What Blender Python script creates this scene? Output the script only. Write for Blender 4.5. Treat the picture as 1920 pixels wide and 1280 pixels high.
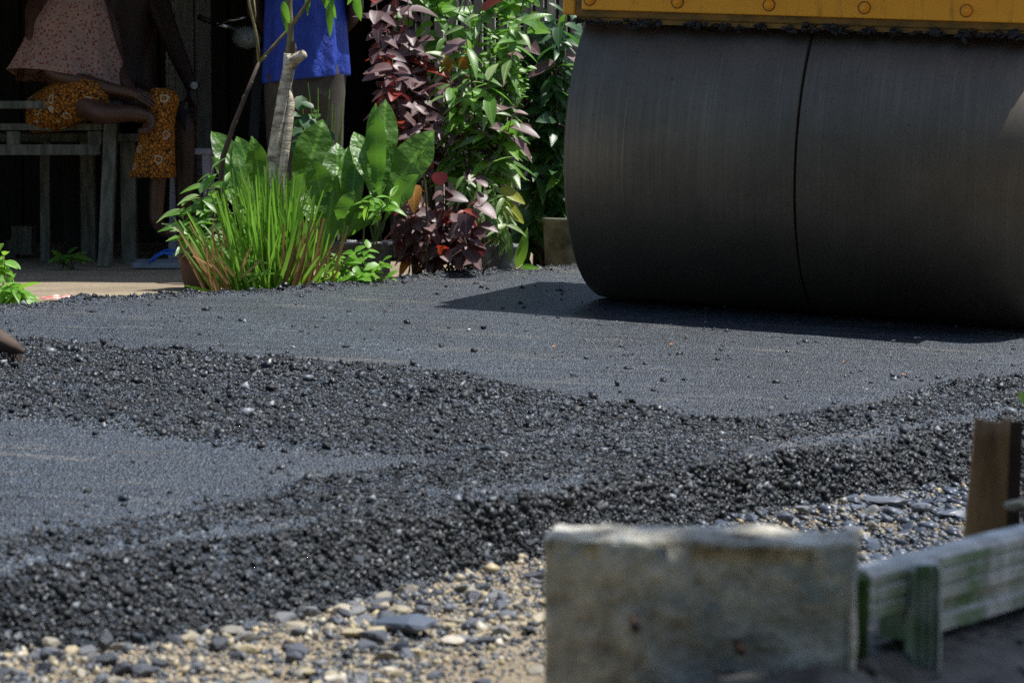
import bpy, math, random
import numpy as np
from mathutils import Vector, Matrix, Quaternion

for o in list(bpy.data.objects):
    bpy.data.objects.remove(o)
scene = bpy.context.scene
COL = scene.collection
rnd = random.Random(7)
rng = np.random.default_rng(11)

# ------------------------------------------------------------------ camera
F = 4700.0                                   # focal length in photo pixels (1920 wide)
CZ = 0.57
TH = math.atan(370.0 / F)
FW = np.array([0, math.cos(TH), -math.sin(TH)])
UP = np.array([0, math.sin(TH), math.cos(TH)])
RT = np.array([1.0, 0, 0])
CAM = np.array([0, 0, CZ])
cd = bpy.data.cameras.new('camera')
cam = bpy.data.objects.new('camera', cd)
COL.objects.link(cam)
cam.location = CAM
cam.rotation_euler = (math.pi / 2 - TH, 0, 0)
cd.sensor_width = 36.0
cd.lens = F / 1920 * 36.0
cd.clip_start = 0.05
cd.clip_end = 600
cd.dof.use_dof = True
cd.dof.focus_distance = 8.4
cd.dof.aperture_fstop = 8.0
scene.camera = cam

# ------------------------------------------------------------------ light
SUN_AZ, SUN_EL = math.radians(76), math.radians(69)   # azimuth clockwise from +Y
world = bpy.data.worlds.new('World')
scene.world = world
world.use_nodes = True
wn = world.node_tree
wn.nodes.clear()
wo = wn.nodes.new('ShaderNodeOutputWorld')
wb = wn.nodes.new('ShaderNodeBackground')
sky = wn.nodes.new('ShaderNodeTexSky')
sky.sky_type = 'NISHITA'
sky.sun_disc = False
sky.sun_elevation = SUN_EL
sky.sun_rotation = SUN_AZ
wb.inputs['Strength'].default_value = 0.11
wn.links.new(sky.outputs[0], wb.inputs['Color'])
wn.links.new(wb.outputs[0], wo.inputs['Surface'])
sd = bpy.data.lights.new('sun', 'SUN')
sun = bpy.data.objects.new('sun', sd)
COL.objects.link(sun)
sd.energy = 4.6
sd.angle = math.radians(0.5)
sd.color = (1.0, 0.975, 0.93)
sdir = Vector((math.sin(SUN_AZ) * math.cos(SUN_EL), math.cos(SUN_AZ) * math.cos(SUN_EL), math.sin(SUN_EL)))
sun.rotation_euler = sdir.to_track_quat('Z', 'Y').to_euler()
sun.location = sdir * 30
scene.view_settings.view_transform = 'Standard'
scene.view_settings.look = 'None'
scene.view_settings.exposure = 0.46
scene.view_settings.gamma = 1.0
scene.view_settings.use_curve_mapping = False
scene.cycles.max_bounces = 8
scene.cycles.transparent_max_bounces = 6
scene.cycles.use_denoising = False


# ------------------------------------------------------------------ helpers
def W(px, py, d):
    """photo pixel at distance d in front of the camera -> world point"""
    return Vector(CAM + d * (FW + (px - 960) / F * RT - (py - 640) / F * UP))


def tag(o, label=None, cat=None, group=None, kind=None):
    if label: o['label'] = label
    if cat: o['category'] = cat
    if group: o['group'] = group
    if kind: o['kind'] = kind
    return o


def thing(name, label, cat, loc=(0, 0, 0), group=None):
    o = bpy.data.objects.new(name, None)
    o.empty_display_size = 0.1
    o.location = loc
    COL.objects.link(o)
    return tag(o, label, cat, group)


def porg(p):
    v = Vector((0, 0, 0))
    while p is not None:
        v = v + p.location
        p = p.parent
    return v


class MB:
    def __init__(s):
        s.v = []; s.f = []

    def add(s, v, f):
        b = len(s.v)
        s.v.extend([tuple(x) for x in v])
        s.f.extend([tuple(i + b for i in q) for q in f])
        return s

    def box(s, c, sz, M=None, taper=1.0):
        x, y, z = sz[0] / 2, sz[1] / 2, sz[2] / 2
        v = []
        for k in (-1, 1):
            t = taper if k > 0 else 1.0
            for a, b in ((-1, -1), (1, -1), (1, 1), (-1, 1)):
                p = Vector((a * x * t, b * y * t, k * z))
                if M is not None: p = M @ p
                v.append(p + Vector(c))
        return s.add(v, [(3, 2, 1, 0), (4, 5, 6, 7), (0, 1, 5, 4), (1, 2, 6, 5), (2, 3, 7, 6), (3, 0, 4, 7)])

    def beam(s, a, b, w, h, up=(0, 0, 1)):
        """rectangular bar from a to b, w across, h along up"""
        a = Vector(a); b = Vector(b)
        y = (b - a); L = y.length; y.normalize()
        x = y.cross(Vector(up)).normalized(); z = x.cross(y)
        M = Matrix((x, y, z)).transposed()
        return s.box((a + b) / 2, (w, L, h), M)

    def tube(s, pts, rad, n=8, cap=True, squash=1.0):
        pts = [Vector(p) for p in pts]
        if not hasattr(rad, '__len__'): rad = [rad] * len(pts)
        rings = []; ref = None
        for i, p in enumerate(pts):
            t = (pts[min(i + 1, len(pts) - 1)] - pts[max(i - 1, 0)])
            t = t.normalized() if t.length > 1e-9 else Vector((0, 0, 1))
            if ref is None:
                ref = Vector((1, 0, 0)) if abs(t.x) < .9 else Vector((0, 1, 0))
            x = (ref - t * ref.dot(t)).normalized(); ref = x
            y = t.cross(x)
            rings.append([p + (x * math.cos(2 * math.pi * k / n) + y * math.sin(2 * math.pi * k / n) * squash) * rad[i] for k in range(n)])
        return s.loft(rings, cap)

    def loft(s, rings, cap=True):
        n = len(rings[0]); v = [p for r in rings for p in r]; f = []
        for i in range(len(rings) - 1):
            for k in range(n):
                a = i * n + k; b = i * n + (k + 1) % n
                f.append((a, b, b + n, a + n))
        if cap:
            f.append(tuple(range(n - 1, -1, -1)))
            f.append(tuple((len(rings) - 1) * n + k for k in range(n)))
        return s.add(v, f)

    def mesh(s, name, smooth=False, org=Vector((0, 0, 0))):
        me = bpy.data.meshes.new(name)
        me.from_pydata([(p[0] - org.x, p[1] - org.y, p[2] - org.z) for p in s.v], [], s.f)
        if smooth: me.polygons.foreach_set('use_smooth', [True] * len(me.polygons))
        me.update()
        return me

    def build(s, name, mat, parent=None, smooth=False, bevel=0.0, org=None):
        og = porg(parent) if org is None else Vector(org)
        o = bpy.data.objects.new(name, s.mesh(name, smooth, og))
        if mat: o.data.materials.append(mat)
        COL.objects.link(o)
        if parent is not None: o.parent = parent
        elif org is not None: o.location = og
        if bevel:
            b = o.modifiers.new('bevel', 'BEVEL'); b.width = bevel; b.segments = 2; b.limit_method = 'ANGLE'
        return o


def inst(name, me, M, parent):
    """an object sharing mesh me at world matrix M under parent (parents are never rotated)"""
    o = bpy.data.objects.new(name, me)
    COL.objects.link(o)
    o.parent = parent
    o.matrix_local = Matrix.Translation(-porg(parent)) @ M
    return o


def np_mesh(name, V, Fc, mat, smooth=False, parent=None):
    """V (n,3), Fc (m,k) -> object"""
    me = bpy.data.meshes.new(name)
    k = Fc.shape[1]
    me.vertices.add(len(V)); me.vertices.foreach_set('co', np.ascontiguousarray(V, dtype=np.float32).ravel())
    me.loops.add(Fc.size); me.loops.foreach_set('vertex_index', np.ascontiguousarray(Fc, dtype=np.int32).ravel())
    me.polygons.add(len(Fc))
    me.polygons.foreach_set('loop_start', np.arange(0, Fc.size, k, dtype=np.int32))
    me.polygons.foreach_set('loop_total', np.full(len(Fc), k, dtype=np.int32))
    if smooth: me.polygons.foreach_set('use_smooth', np.ones(len(Fc), dtype=bool))
    me.update(calc_edges=True)
    me.materials.append(mat)
    o = bpy.data.objects.new(name, me)
    COL.objects.link(o)
    if parent is not None: o.parent = parent
    return o


def vnoise(x, y, seed=0):
    xi = np.floor(x).astype(np.int64); yi = np.floor(y).astype(np.int64)
    xf = x - xi; yf = y - yi
    xf = xf * xf * (3 - 2 * xf); yf = yf * yf * (3 - 2 * yf)

    def h(a, b):
        n = (a * 374761393 + b * 668265263 + seed * 982451653) & 0xffffffff
        n = ((n ^ (n >> 13)) * 1274126177) & 0xffffffff
        return ((n ^ (n >> 16)) & 0xffff) / 65535.0
    return (h(xi, yi) * (1 - xf) + h(xi + 1, yi) * xf) * (1 - yf) + (h(xi, yi + 1) * (1 - xf) + h(xi + 1, yi + 1) * xf) * yf


def fbm(x, y, seed=0, oc=4):
    s = 0; a = .5
    for i in range(oc):
        s = s + a * (vnoise(x, y, seed + i) - .5); x = x * 2.03; y = y * 2.03; a *= .5
    return s


# ------------------------------------------------------------------ materials
def nt(name):
    m = bpy.data.materials.new(name)
    m.use_nodes = True
    return m, m.node_tree, m.node_tree.nodes['Principled BSDF'], m.node_tree.links


def ramp(t, fac, stops, L):
    r = t.nodes.new('ShaderNodeValToRGB')
    while len(r.color_ramp.elements) < len(stops): r.color_ramp.elements.new(0.5)
    for e, (p, c) in zip(r.color_ramp.elements, stops):
        e.position = p; e.color = (*c, 1)
    L.new(fac, r.inputs[0])
    return r.outputs[0]


def noise(t, L, scale, detail=4, rough=.55, co=None, stretch=None, typ='Object'):
    n = t.nodes.new('ShaderNodeTexNoise')
    n.inputs['Scale'].default_value = scale; n.inputs['Detail'].default_value = detail; n.inputs['Roughness'].default_value = rough
    tc = t.nodes.new('ShaderNodeTexCoord')
    src = tc.outputs[typ]
    if stretch:
        mp = t.nodes.new('ShaderNodeMapping'); mp.inputs['Scale'].default_value = stretch
        L.new(src, mp.inputs[0]); src = mp.outputs[0]
    L.new(src, n.inputs['Vector'])
    return n.outputs['Fac']


def bump(t, L, h, b, strength=.5, dist=.01, prev=None):
    n = t.nodes.new('ShaderNodeBump')
    n.inputs['Strength'].default_value = strength; n.inputs['Distance'].default_value = dist
    L.new(h, n.inputs['Height'])
    if prev is not None: L.new(prev, n.inputs['Normal'])
    L.new(n.outputs[0], b.inputs['Normal'])
    return n.outputs[0]


def simple(name, c1, c2, scale=8, rough=.6, bs=.3, bd=.004, stretch=None, metal=0.0, spec=.5, stops=(.35, .65)):
    m, t, b, L = nt(name)
    f = noise(t, L, scale, 5, .6, stretch=stretch)
    L.new(ramp(t, f, [(stops[0], c1), (stops[1], c2)], L), b.inputs['Base Color'])
    b.inputs['Roughness'].default_value = rough; b.inputs['Metallic'].default_value = metal
    b.inputs['Specular IOR Level'].default_value = spec
    if bs:
        f2 = noise(t, L, scale * 3, 5, .6, stretch=stretch)
        bump(t, L, f2, b, bs, bd)
    return m


def leaf_mat(name, c1, c2, trans=(.25, .5, .06), tfac=.35, rough=.4, vein=True, spec=.5, vb=.05):
    m, t, b, L = nt(name)
    oi = t.nodes.new('ShaderNodeObjectInfo')
    col = ramp(t, oi.outputs['Random'], [(0.0, c1), (1.0, c2)], L)
    f = noise(t, L, 5, 3)
    mx = t.nodes.new('ShaderNodeMixRGB'); mx.blend_type = 'MULTIPLY'; mx.inputs[0].default_value = .6
    L.new(col, mx.inputs[1])
    L.new(ramp(t, f, [(.3, (.6, .6, .55)), (.7, (1.15, 1.15, 1.1))], L), mx.inputs[2])
    out = mx.outputs[0]
    if vein:
        tc = t.nodes.new('ShaderNodeTexCoord'); sx = t.nodes.new('ShaderNodeSeparateXYZ')
        L.new(tc.outputs['Object'], sx.inputs[0])
        ab = t.nodes.new('ShaderNodeMath'); ab.operation = 'ABSOLUTE'; L.new(sx.outputs['X'], ab.inputs[0])
        mr = t.nodes.new('ShaderNodeMapRange'); mr.inputs['From Min'].default_value = .006; mr.inputs['From Max'].default_value = .02
        mr.inputs['To Min'].default_value = .45; mr.inputs['To Max'].default_value = 0.0
        L.new(ab.outputs[0], mr.inputs['Value'])
        m2 = t.nodes.new('ShaderNodeMixRGB'); m2.inputs[2].default_value = (*[min(1, c * 2.2 + .02) for c in c2], 1)
        L.new(mr.outputs[0], m2.inputs[0]); L.new(out, m2.inputs[1]); out = m2.outputs[0]
        # side veins as relief
        wv = t.nodes.new('ShaderNodeTexWave'); wv.wave_type = 'BANDS'; wv.bands_direction = 'Y'
        wv.inputs['Scale'].default_value = 3.2; wv.inputs['Distortion'].default_value = 1.2; wv.inputs['Detail'].default_value = 1
        cm = t.nodes.new('ShaderNodeCombineXYZ')
        ma = t.nodes.new('ShaderNodeMath'); ma.operation = 'MULTIPLY_ADD'; ma.inputs[1].default_value = -1.2
        L.new(ab.outputs[0], ma.inputs[0]); L.new(sx.outputs['Y'], ma.inputs[2])
        L.new(ma.outputs[0], cm.inputs[1]); L.new(cm.outputs[0], wv.inputs['Vector'])
        bump(t, L, wv.outputs['Fac'], b, vb, .02)
    if name == 'glossy_fern_frond':
        bump(t, L, noise(t, L, 8, 2), b, .3, .05)
    L.new(out, b.inputs['Base Color'])
    b.inputs['Roughness'].default_value = rough
    b.inputs['Specular IOR Level'].default_value = spec
    if tfac > 0:
        tr = t.nodes.new('ShaderNodeBsdfTranslucent'); tr.inputs['Color'].default_value = (*trans, 1)
        ms = t.nodes.new('ShaderNodeMixShader'); ms.inputs[0].default_value = tfac
        L.new(b.outputs[0], ms.inputs[1]); L.new(tr.outputs[0], ms.inputs[2])
        L.new(ms.outputs[0], t.nodes['Material Output'].inputs['Surface'])
    return m


def asphalt_mat():
    m, t, b, L = nt('rolled_asphalt')
    f1 = noise(t, L, 2.2, 4); f2 = noise(t, L, 160, 3, .7)
    vo = t.nodes.new('ShaderNodeTexVoronoi'); vo.inputs['Scale'].default_value = 150
    tc = t.nodes.new('ShaderNodeTexCoord'); L.new(tc.outputs['Object'], vo.inputs['Vector'])
    c = ramp(t, vo.outputs['Color'], [(.12, (.004, .006, .009)), (.45, (.019, .028, .041)), (.72, (.036, .052, .073)), (.86, (.072, .094, .12)), (.95, (.19, .22, .25))], L)  # palest cells paint in facet sparkle, near-black ones the gaps
    mx = t.nodes.new('ShaderNodeMixRGB'); mx.blend_type = 'MULTIPLY'; mx.inputs[0].default_value = .7
    L.new(c, mx.inputs[1]); L.new(ramp(t, f1, [(.35, (.7, .7, .7)), (.65, (1.15, 1.15, 1.15))], L), mx.inputs[2])
    # thin dusty streaks left along the roller's path
    mp = t.nodes.new('ShaderNodeMapping'); mp.inputs['Rotation'].default_value = (0, 0, math.radians(18)); mp.inputs['Scale'].default_value = (.8, 2.3, 1)
    L.new(tc.outputs['Object'], mp.inputs[0])
    nd = t.nodes.new('ShaderNodeTexNoise'); nd.inputs['Scale'].default_value = 2.0; nd.inputs['Detail'].default_value = 9; nd.inputs['Roughness'].default_value = .72
    L.new(mp.outputs[0], nd.inputs['Vector'])
    mr = t.nodes.new('ShaderNodeMapRange'); mr.inputs['From Min'].default_value = .55; mr.inputs['From Max'].default_value = .64
    mr.inputs['To Max'].default_value = .55
    L.new(nd.outputs['Fac'], mr.inputs['Value'])
    ms = t.nodes.new('ShaderNodeMath'); ms.operation = 'MULTIPLY'
    L.new(mr.outputs[0], ms.inputs[0]); L.new(ramp(t, f2, [(.42, (0, 0, 0)), (.6, (1, 1, 1))], L), ms.inputs[1])
    m2 = t.nodes.new('ShaderNodeMixRGB'); m2.inputs[2].default_value = (.27, .235, .17, 1)
    L.new(ms.outputs[0], m2.inputs[0]); L.new(mx.outputs[0], m2.inputs[1])
    L.new(m2.outputs[0], b.inputs['Base Color'])
    b.inputs['Roughness'].default_value = .42; b.inputs['Specular IOR Level'].default_value = .6
    n1 = bump(t, L, vo.outputs['Distance'], b, .8, .008)
    # roller drag lines
    mp3 = t.nodes.new('ShaderNodeMapping'); mp3.inputs['Rotation'].default_value = (0, 0, math.radians(18)); mp3.inputs['Scale'].default_value = (.8, 16, 1)
    L.new(tc.outputs['Object'], mp3.inputs[0])
    n3 = t.nodes.new('ShaderNodeTexNoise'); n3.inputs['Scale'].default_value = 1.6; n3.inputs['Detail'].default_value = 5
    L.new(mp3.outputs[0], n3.inputs['Vector'])
    m4 = t.nodes.new('ShaderNodeMixRGB'); m4.blend_type = 'MULTIPLY'; m4.inputs[0].default_value = 1.0
    L.new(m2.outputs[0], m4.inputs[1]); L.new(ramp(t, n3.outputs['Fac'], [(.34, (.45, .45, .46)), (.46, (.95, .95, .95)), (.66, (1.15, 1.15, 1.15))], L), m4.inputs[2])
    L.new(m4.outputs[0], b.inputs['Base Color'])
    n2 = bump(t, L, n3.outputs['Fac'], b, .5, .006, n1)
    bump(t, L, f2, b, .25, .003, n2)
    return m


def island_mat(name, stops, rough=(.35, .7), bscale=60, bd=.002, spec=.5):
    m, t, b, L = nt(name)
    g = t.nodes.new('ShaderNodeNewGeometry'); oi = t.nodes.new('ShaderNodeObjectInfo')
    ad = t.nodes.new('ShaderNodeMath'); ad.operation = 'ADD'
    L.new(g.outputs['Random Per Island'], ad.inputs[0]); L.new(oi.outputs['Random'], ad.inputs[1])
    fr = t.nodes.new('ShaderNodeMath'); fr.operation = 'FRACT'; L.new(ad.outputs[0], fr.inputs[0])
    c = ramp(t, fr.outputs[0], stops, L)
    f = noise(t, L, bscale, 5, .65)
    mx = t.nodes.new('ShaderNodeMixRGB'); mx.blend_type = 'MULTIPLY'; mx.inputs[0].default_value = .7
    L.new(c, mx.inputs[1]); L.new(ramp(t, f, [(.3, (.6, .6, .6)), (.7, (1.25, 1.22, 1.2))], L), mx.inputs[2])
    L.new(mx.outputs[0], b.inputs['Base Color'])
    mr = t.nodes.new('ShaderNodeMapRange'); mr.inputs['To Min'].default_value = rough[0]; mr.inputs['To Max'].default_value = rough[1]
    mu = t.nodes.new('ShaderNodeMath'); mu.operation = 'MULTIPLY'; mu.inputs[1].default_value = 7.31
    L.new(fr.outputs[0], mu.inputs[0]); f3 = t.nodes.new('ShaderNodeMath'); f3.operation = 'FRACT'; L.new(mu.outputs[0], f3.inputs[0])
    L.new(f3.outputs[0], mr.inputs['Value']); L.new(mr.outputs[0], b.inputs['Roughness'])
    b.inputs['Specular IOR Level'].default_value = spec
    bump(t, L, f, b, .5, bd)
    return m


def soil_mat():
    m, t, b, L = nt('bare_soil')
    f1 = noise(t, L, 3, 6, .65); f2 = noise(t, L, 70, 5, .7)
    mx = t.nodes.new('ShaderNodeMixRGB'); mx.blend_type = 'MULTIPLY'; mx.inputs[0].default_value = .8
    L.new(ramp(t, f1, [(.3, (.24, .19, .13)), (.7, (.38, .31, .215))], L), mx.inputs[1])
    L.new(ramp(t, f2, [(.3, (.5, .5, .5)), (.7, (1.2, 1.2, 1.2))], L), mx.inputs[2])
    L.new(mx.outputs[0], b.inputs['Base Color'])
    b.inputs['Roughness'].default_value = .95; b.inputs['Specular IOR Level'].default_value = .2
    bump(t, L, f2, b, .7, .012)
    return m


def drum_mat():
    m, t, b, L = nt('worn_drum_steel')
    f1 = noise(t, L, 1, 4, .6, stretch=(110, 2.2, 2.2)); f2 = noise(t, L, 3.0, 5, .6); f3 = noise(t, L, 90, 4, .7)
    c = ramp(t, f1, [(.3, (.165, .141, .108)), (.6, (.188, .161, .125)), (.8, (.245, .212, .168))], L)
    mx = t.nodes.new('ShaderNodeMixRGB'); mx.blend_type = 'MULTIPLY'; mx.inputs[0].default_value = .8
    L.new(c, mx.inputs[1]); L.new(ramp(t, f2, [(.35, (.75, .75, .75)), (.65, (1.1, 1.1, 1.1))], L), mx.inputs[2])
    m2 = t.nodes.new('ShaderNodeMixRGB'); m2.blend_type = 'MULTIPLY'; m2.inputs[0].default_value = .8
    L.new(mx.outputs[0], m2.inputs[1]); L.new(ramp(t, f3, [(.24, (.3, .3, .3)), (.42, (1, 1, 1))], L), m2.inputs[2])
    L.new(m2.outputs[0], b.inputs['Base Color'])
    b.inputs['Metallic'].default_value = .85
    L.new(ramp(t, f1, [(.3, (.60, .60, .60)), (.75, (.50, .50, .50))], L), b.inputs['Roughness'])
    n1 = bump(t, L, f1, b, .06, .001)
    bump(t, L, f3, b, .12, .001, n1)
    return m


def paint_mat():
    m, t, b, L = nt('worn_yellow_paint')
    f1 = noise(t, L, 1, 6, .65, stretch=(26, 26, 3)); f2 = noise(t, L, 7, 6, .7); f3 = noise(t, L, 60, 3, .6)
    mx = t.nodes.new('ShaderNodeMixRGB')
    mx.inputs[1].default_value = (.97, .43, .028, 1); mx.inputs[2].default_value = (.16, .065, .015, 1)
    mu = t.nodes.new('ShaderNodeMath'); mu.operation = 'MULTIPLY'
    L.new(ramp(t, f1, [(.54, (0, 0, 0)), (.76, (.9, .9, .9))], L), mu.inputs[0]); L.new(ramp(t, f2, [(.4, (0, 0, 0)), (.6, (1, 1, 1))], L), mu.inputs[1])
    L.new(mu.outputs[0], mx.inputs[0])
    m2 = t.nodes.new('ShaderNodeMixRGB'); m2.inputs[2].default_value = (.03, .025, .018, 1)
    L.new(ramp(t, f3, [(.70, (0, 0, 0)), (.76, (.8, .8, .8))], L), m2.inputs[0]); L.new(mx.outputs[0], m2.inputs[1])
    L.new(m2.outputs[0], b.inputs['Base Color'])
    b.inputs['Roughness'].default_value = .42
    bump(t, L, f2, b, .1, .003)
    return m


def concrete_mat():
    m, t, b, L = nt('weathered_concrete')
    f1 = noise(t, L, 15, 6, .6); f2 = noise(t, L, 34, 5, .65); f3 = noise(t, L, 6.5, 3, .5, stretch=(1, 1, 1.4))
    c = ramp(t, f1, [(.33, (.14, .12, .085)), (.42, (.42, .39, .31)), (.54, (.62, .59, .49)), (.66, (.80, .78, .69))], L)
    mx = t.nodes.new('ShaderNodeMixRGB'); mx.blend_type = 'MULTIPLY'; mx.inputs[0].default_value = .8
    L.new(c, mx.inputs[1]); L.new(ramp(t, f2, [(.3, (.45, .43, .4)), (.6, (1.1, 1.1, 1.1))], L), mx.inputs[2])
    m2 = t.nodes.new('ShaderNodeMixRGB'); m2.inputs[2].default_value = (.10, .19, .235, 1)
    mu = t.nodes.new('ShaderNodeMath'); mu.operation = 'MULTIPLY'
    L.new(ramp(t, f3, [(.60, (0, 0, 0)), (.66, (.6, .6, .6))], L), mu.inputs[0]); L.new(ramp(t, f2, [(.45, (0, 0, 0)), (.55, (1, 1, 1))], L), mu.inputs[1])
    L.new(mu.outputs[0], m2.inputs[0]); L.new(mx.outputs[0], m2.inputs[1])
    L.new(m2.outputs[0], b.inputs['Base Color'])
    b.inputs['Roughness'].default_value = .9
    n = bump(t, L, f1, b, .9, .03); bump(t, L, f2, b, .5, .008, n)
    return m


def mossy_mat():
    m, t, b, L = nt('mossy_weathered_timber')
    f1 = noise(t, L, 1, 5, .6, stretch=(28, 28, 3.0), typ='Object'); f2 = noise(t, L, 7, 6, .7)
    c = ramp(t, f1, [(.3, (.26, .26, .235)), (.5, (.56, .56, .52)), (.7, (.76, .76, .72))], L)
    g = t.nodes.new('ShaderNodeNewGeometry'); sx = t.nodes.new('ShaderNodeSeparateXYZ'); L.new(g.outputs['Normal'], sx.inputs[0])
    mr = t.nodes.new('ShaderNodeMapRange'); mr.inputs['From Min'].default_value = .7; mr.inputs['From Max'].default_value = -.1
    L.new(sx.outputs['Z'], mr.inputs['Value'])
    mu = t.nodes.new('ShaderNodeMath'); mu.operation = 'MULTIPLY'
    L.new(mr.outputs[0], mu.inputs[0]); L.new(ramp(t, f2, [(.40, (0, 0, 0)), (.58, (.92, .92, .92))], L), mu.inputs[1])
    mx = t.nodes.new('ShaderNodeMixRGB'); mx.inputs[2].default_value = (.07, .20, .025, 1)
    L.new(mu.outputs[0], mx.inputs[0]); L.new(c, mx.inputs[1]); L.new(mx.outputs[0], b.inputs['Base Color'])
    b.inputs['Roughness'].default_value = .85
    bump(t, L, f1, b, .5, .006)
    return m


def batik_mat():
    m, t, b, L = nt('orange_batik_cloth')
    vo = t.nodes.new('ShaderNodeTexVoronoi'); vo.feature = 'DISTANCE_TO_EDGE'; vo.inputs['Scale'].default_value = 55
    tc = t.nodes.new('ShaderNodeTexCoord')
    nz = t.nodes.new('ShaderNodeTexNoise'); nz.inputs['Scale'].default_value = 30; L.new(tc.outputs['Object'], nz.inputs['Vector'])
    ad = t.nodes.new('ShaderNodeVectorMath'); ad.operation = 'MULTIPLY_ADD'; ad.inputs[1].default_value = (.03, .03, .03)
    L.new(nz.outputs['Color'], ad.inputs[0]); L.new(tc.outputs['Object'], ad.inputs[2]); L.new(ad.outputs[0], vo.inputs['Vector'])
    c = ramp(t, vo.outputs['Distance'], [(.05, (.03, .015, .008)), (.12, (.36, .125, .012)), (.35, (.50, .20, .025))], L)
    v2 = t.nodes.new('ShaderNodeTexVoronoi'); v2.inputs['Scale'].default_value = 13.0; v2.inputs['Randomness'].default_value = .8
    L.new(ad.outputs[0], v2.inputs['Vector'])
    rg = ramp(t, v2.outputs['Distance'], [(.18, (0, 0, 0)), (.21, (1, 1, 1)), (.27, (1, 1, 1)), (.30, (0, 0, 0))], L)
    mx = t.nodes.new('ShaderNodeMixRGB'); mx.inputs[2].default_value = (.42, .36, .25, 1)
    L.new(rg, mx.inputs[0]); L.new(c, mx.inputs[1]); L.new(mx.outputs[0], b.inputs['Base Color'])
    b.inputs['Roughness'].default_value = .8; b.inputs['Specular IOR Level'].default_value = .2
    return m


def floral_mat():
    m, t, b, L = nt('pink_floral_cotton')
    vo = t.nodes.new('ShaderNodeTexVoronoi'); vo.inputs['Scale'].default_value = 62
    tc = t.nodes.new('ShaderNodeTexCoord'); L.new(tc.outputs['Object'], vo.inputs['Vector'])
    k = ramp(t, vo.outputs['Distance'], [(.30, (1, 1, 1)), (.44, (0, 0, 0))], L)
    cc = ramp(t, vo.outputs['Color'], [(.3, (.24, .03, .03)), (.6, (.24, .10, .08)), (.8, (.35, .22, .17))], L)
    mx = t.nodes.new('ShaderNodeMixRGB'); mx.inputs[1].default_value = (.38, .235, .18, 1)
    L.new(k, mx.inputs[0]); L.new(cc, mx.inputs[2]); L.new(mx.outputs[0], b.inputs['Base Color'])
    b.inputs['Roughness'].default_value = .85; b.inputs['Specular IOR Level'].default_value = .2
    bump(t, L, noise(t, L, 5, 3, .5, stretch=(2.2, 2.2, .7)), b, .9, .05)
    return m


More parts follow.
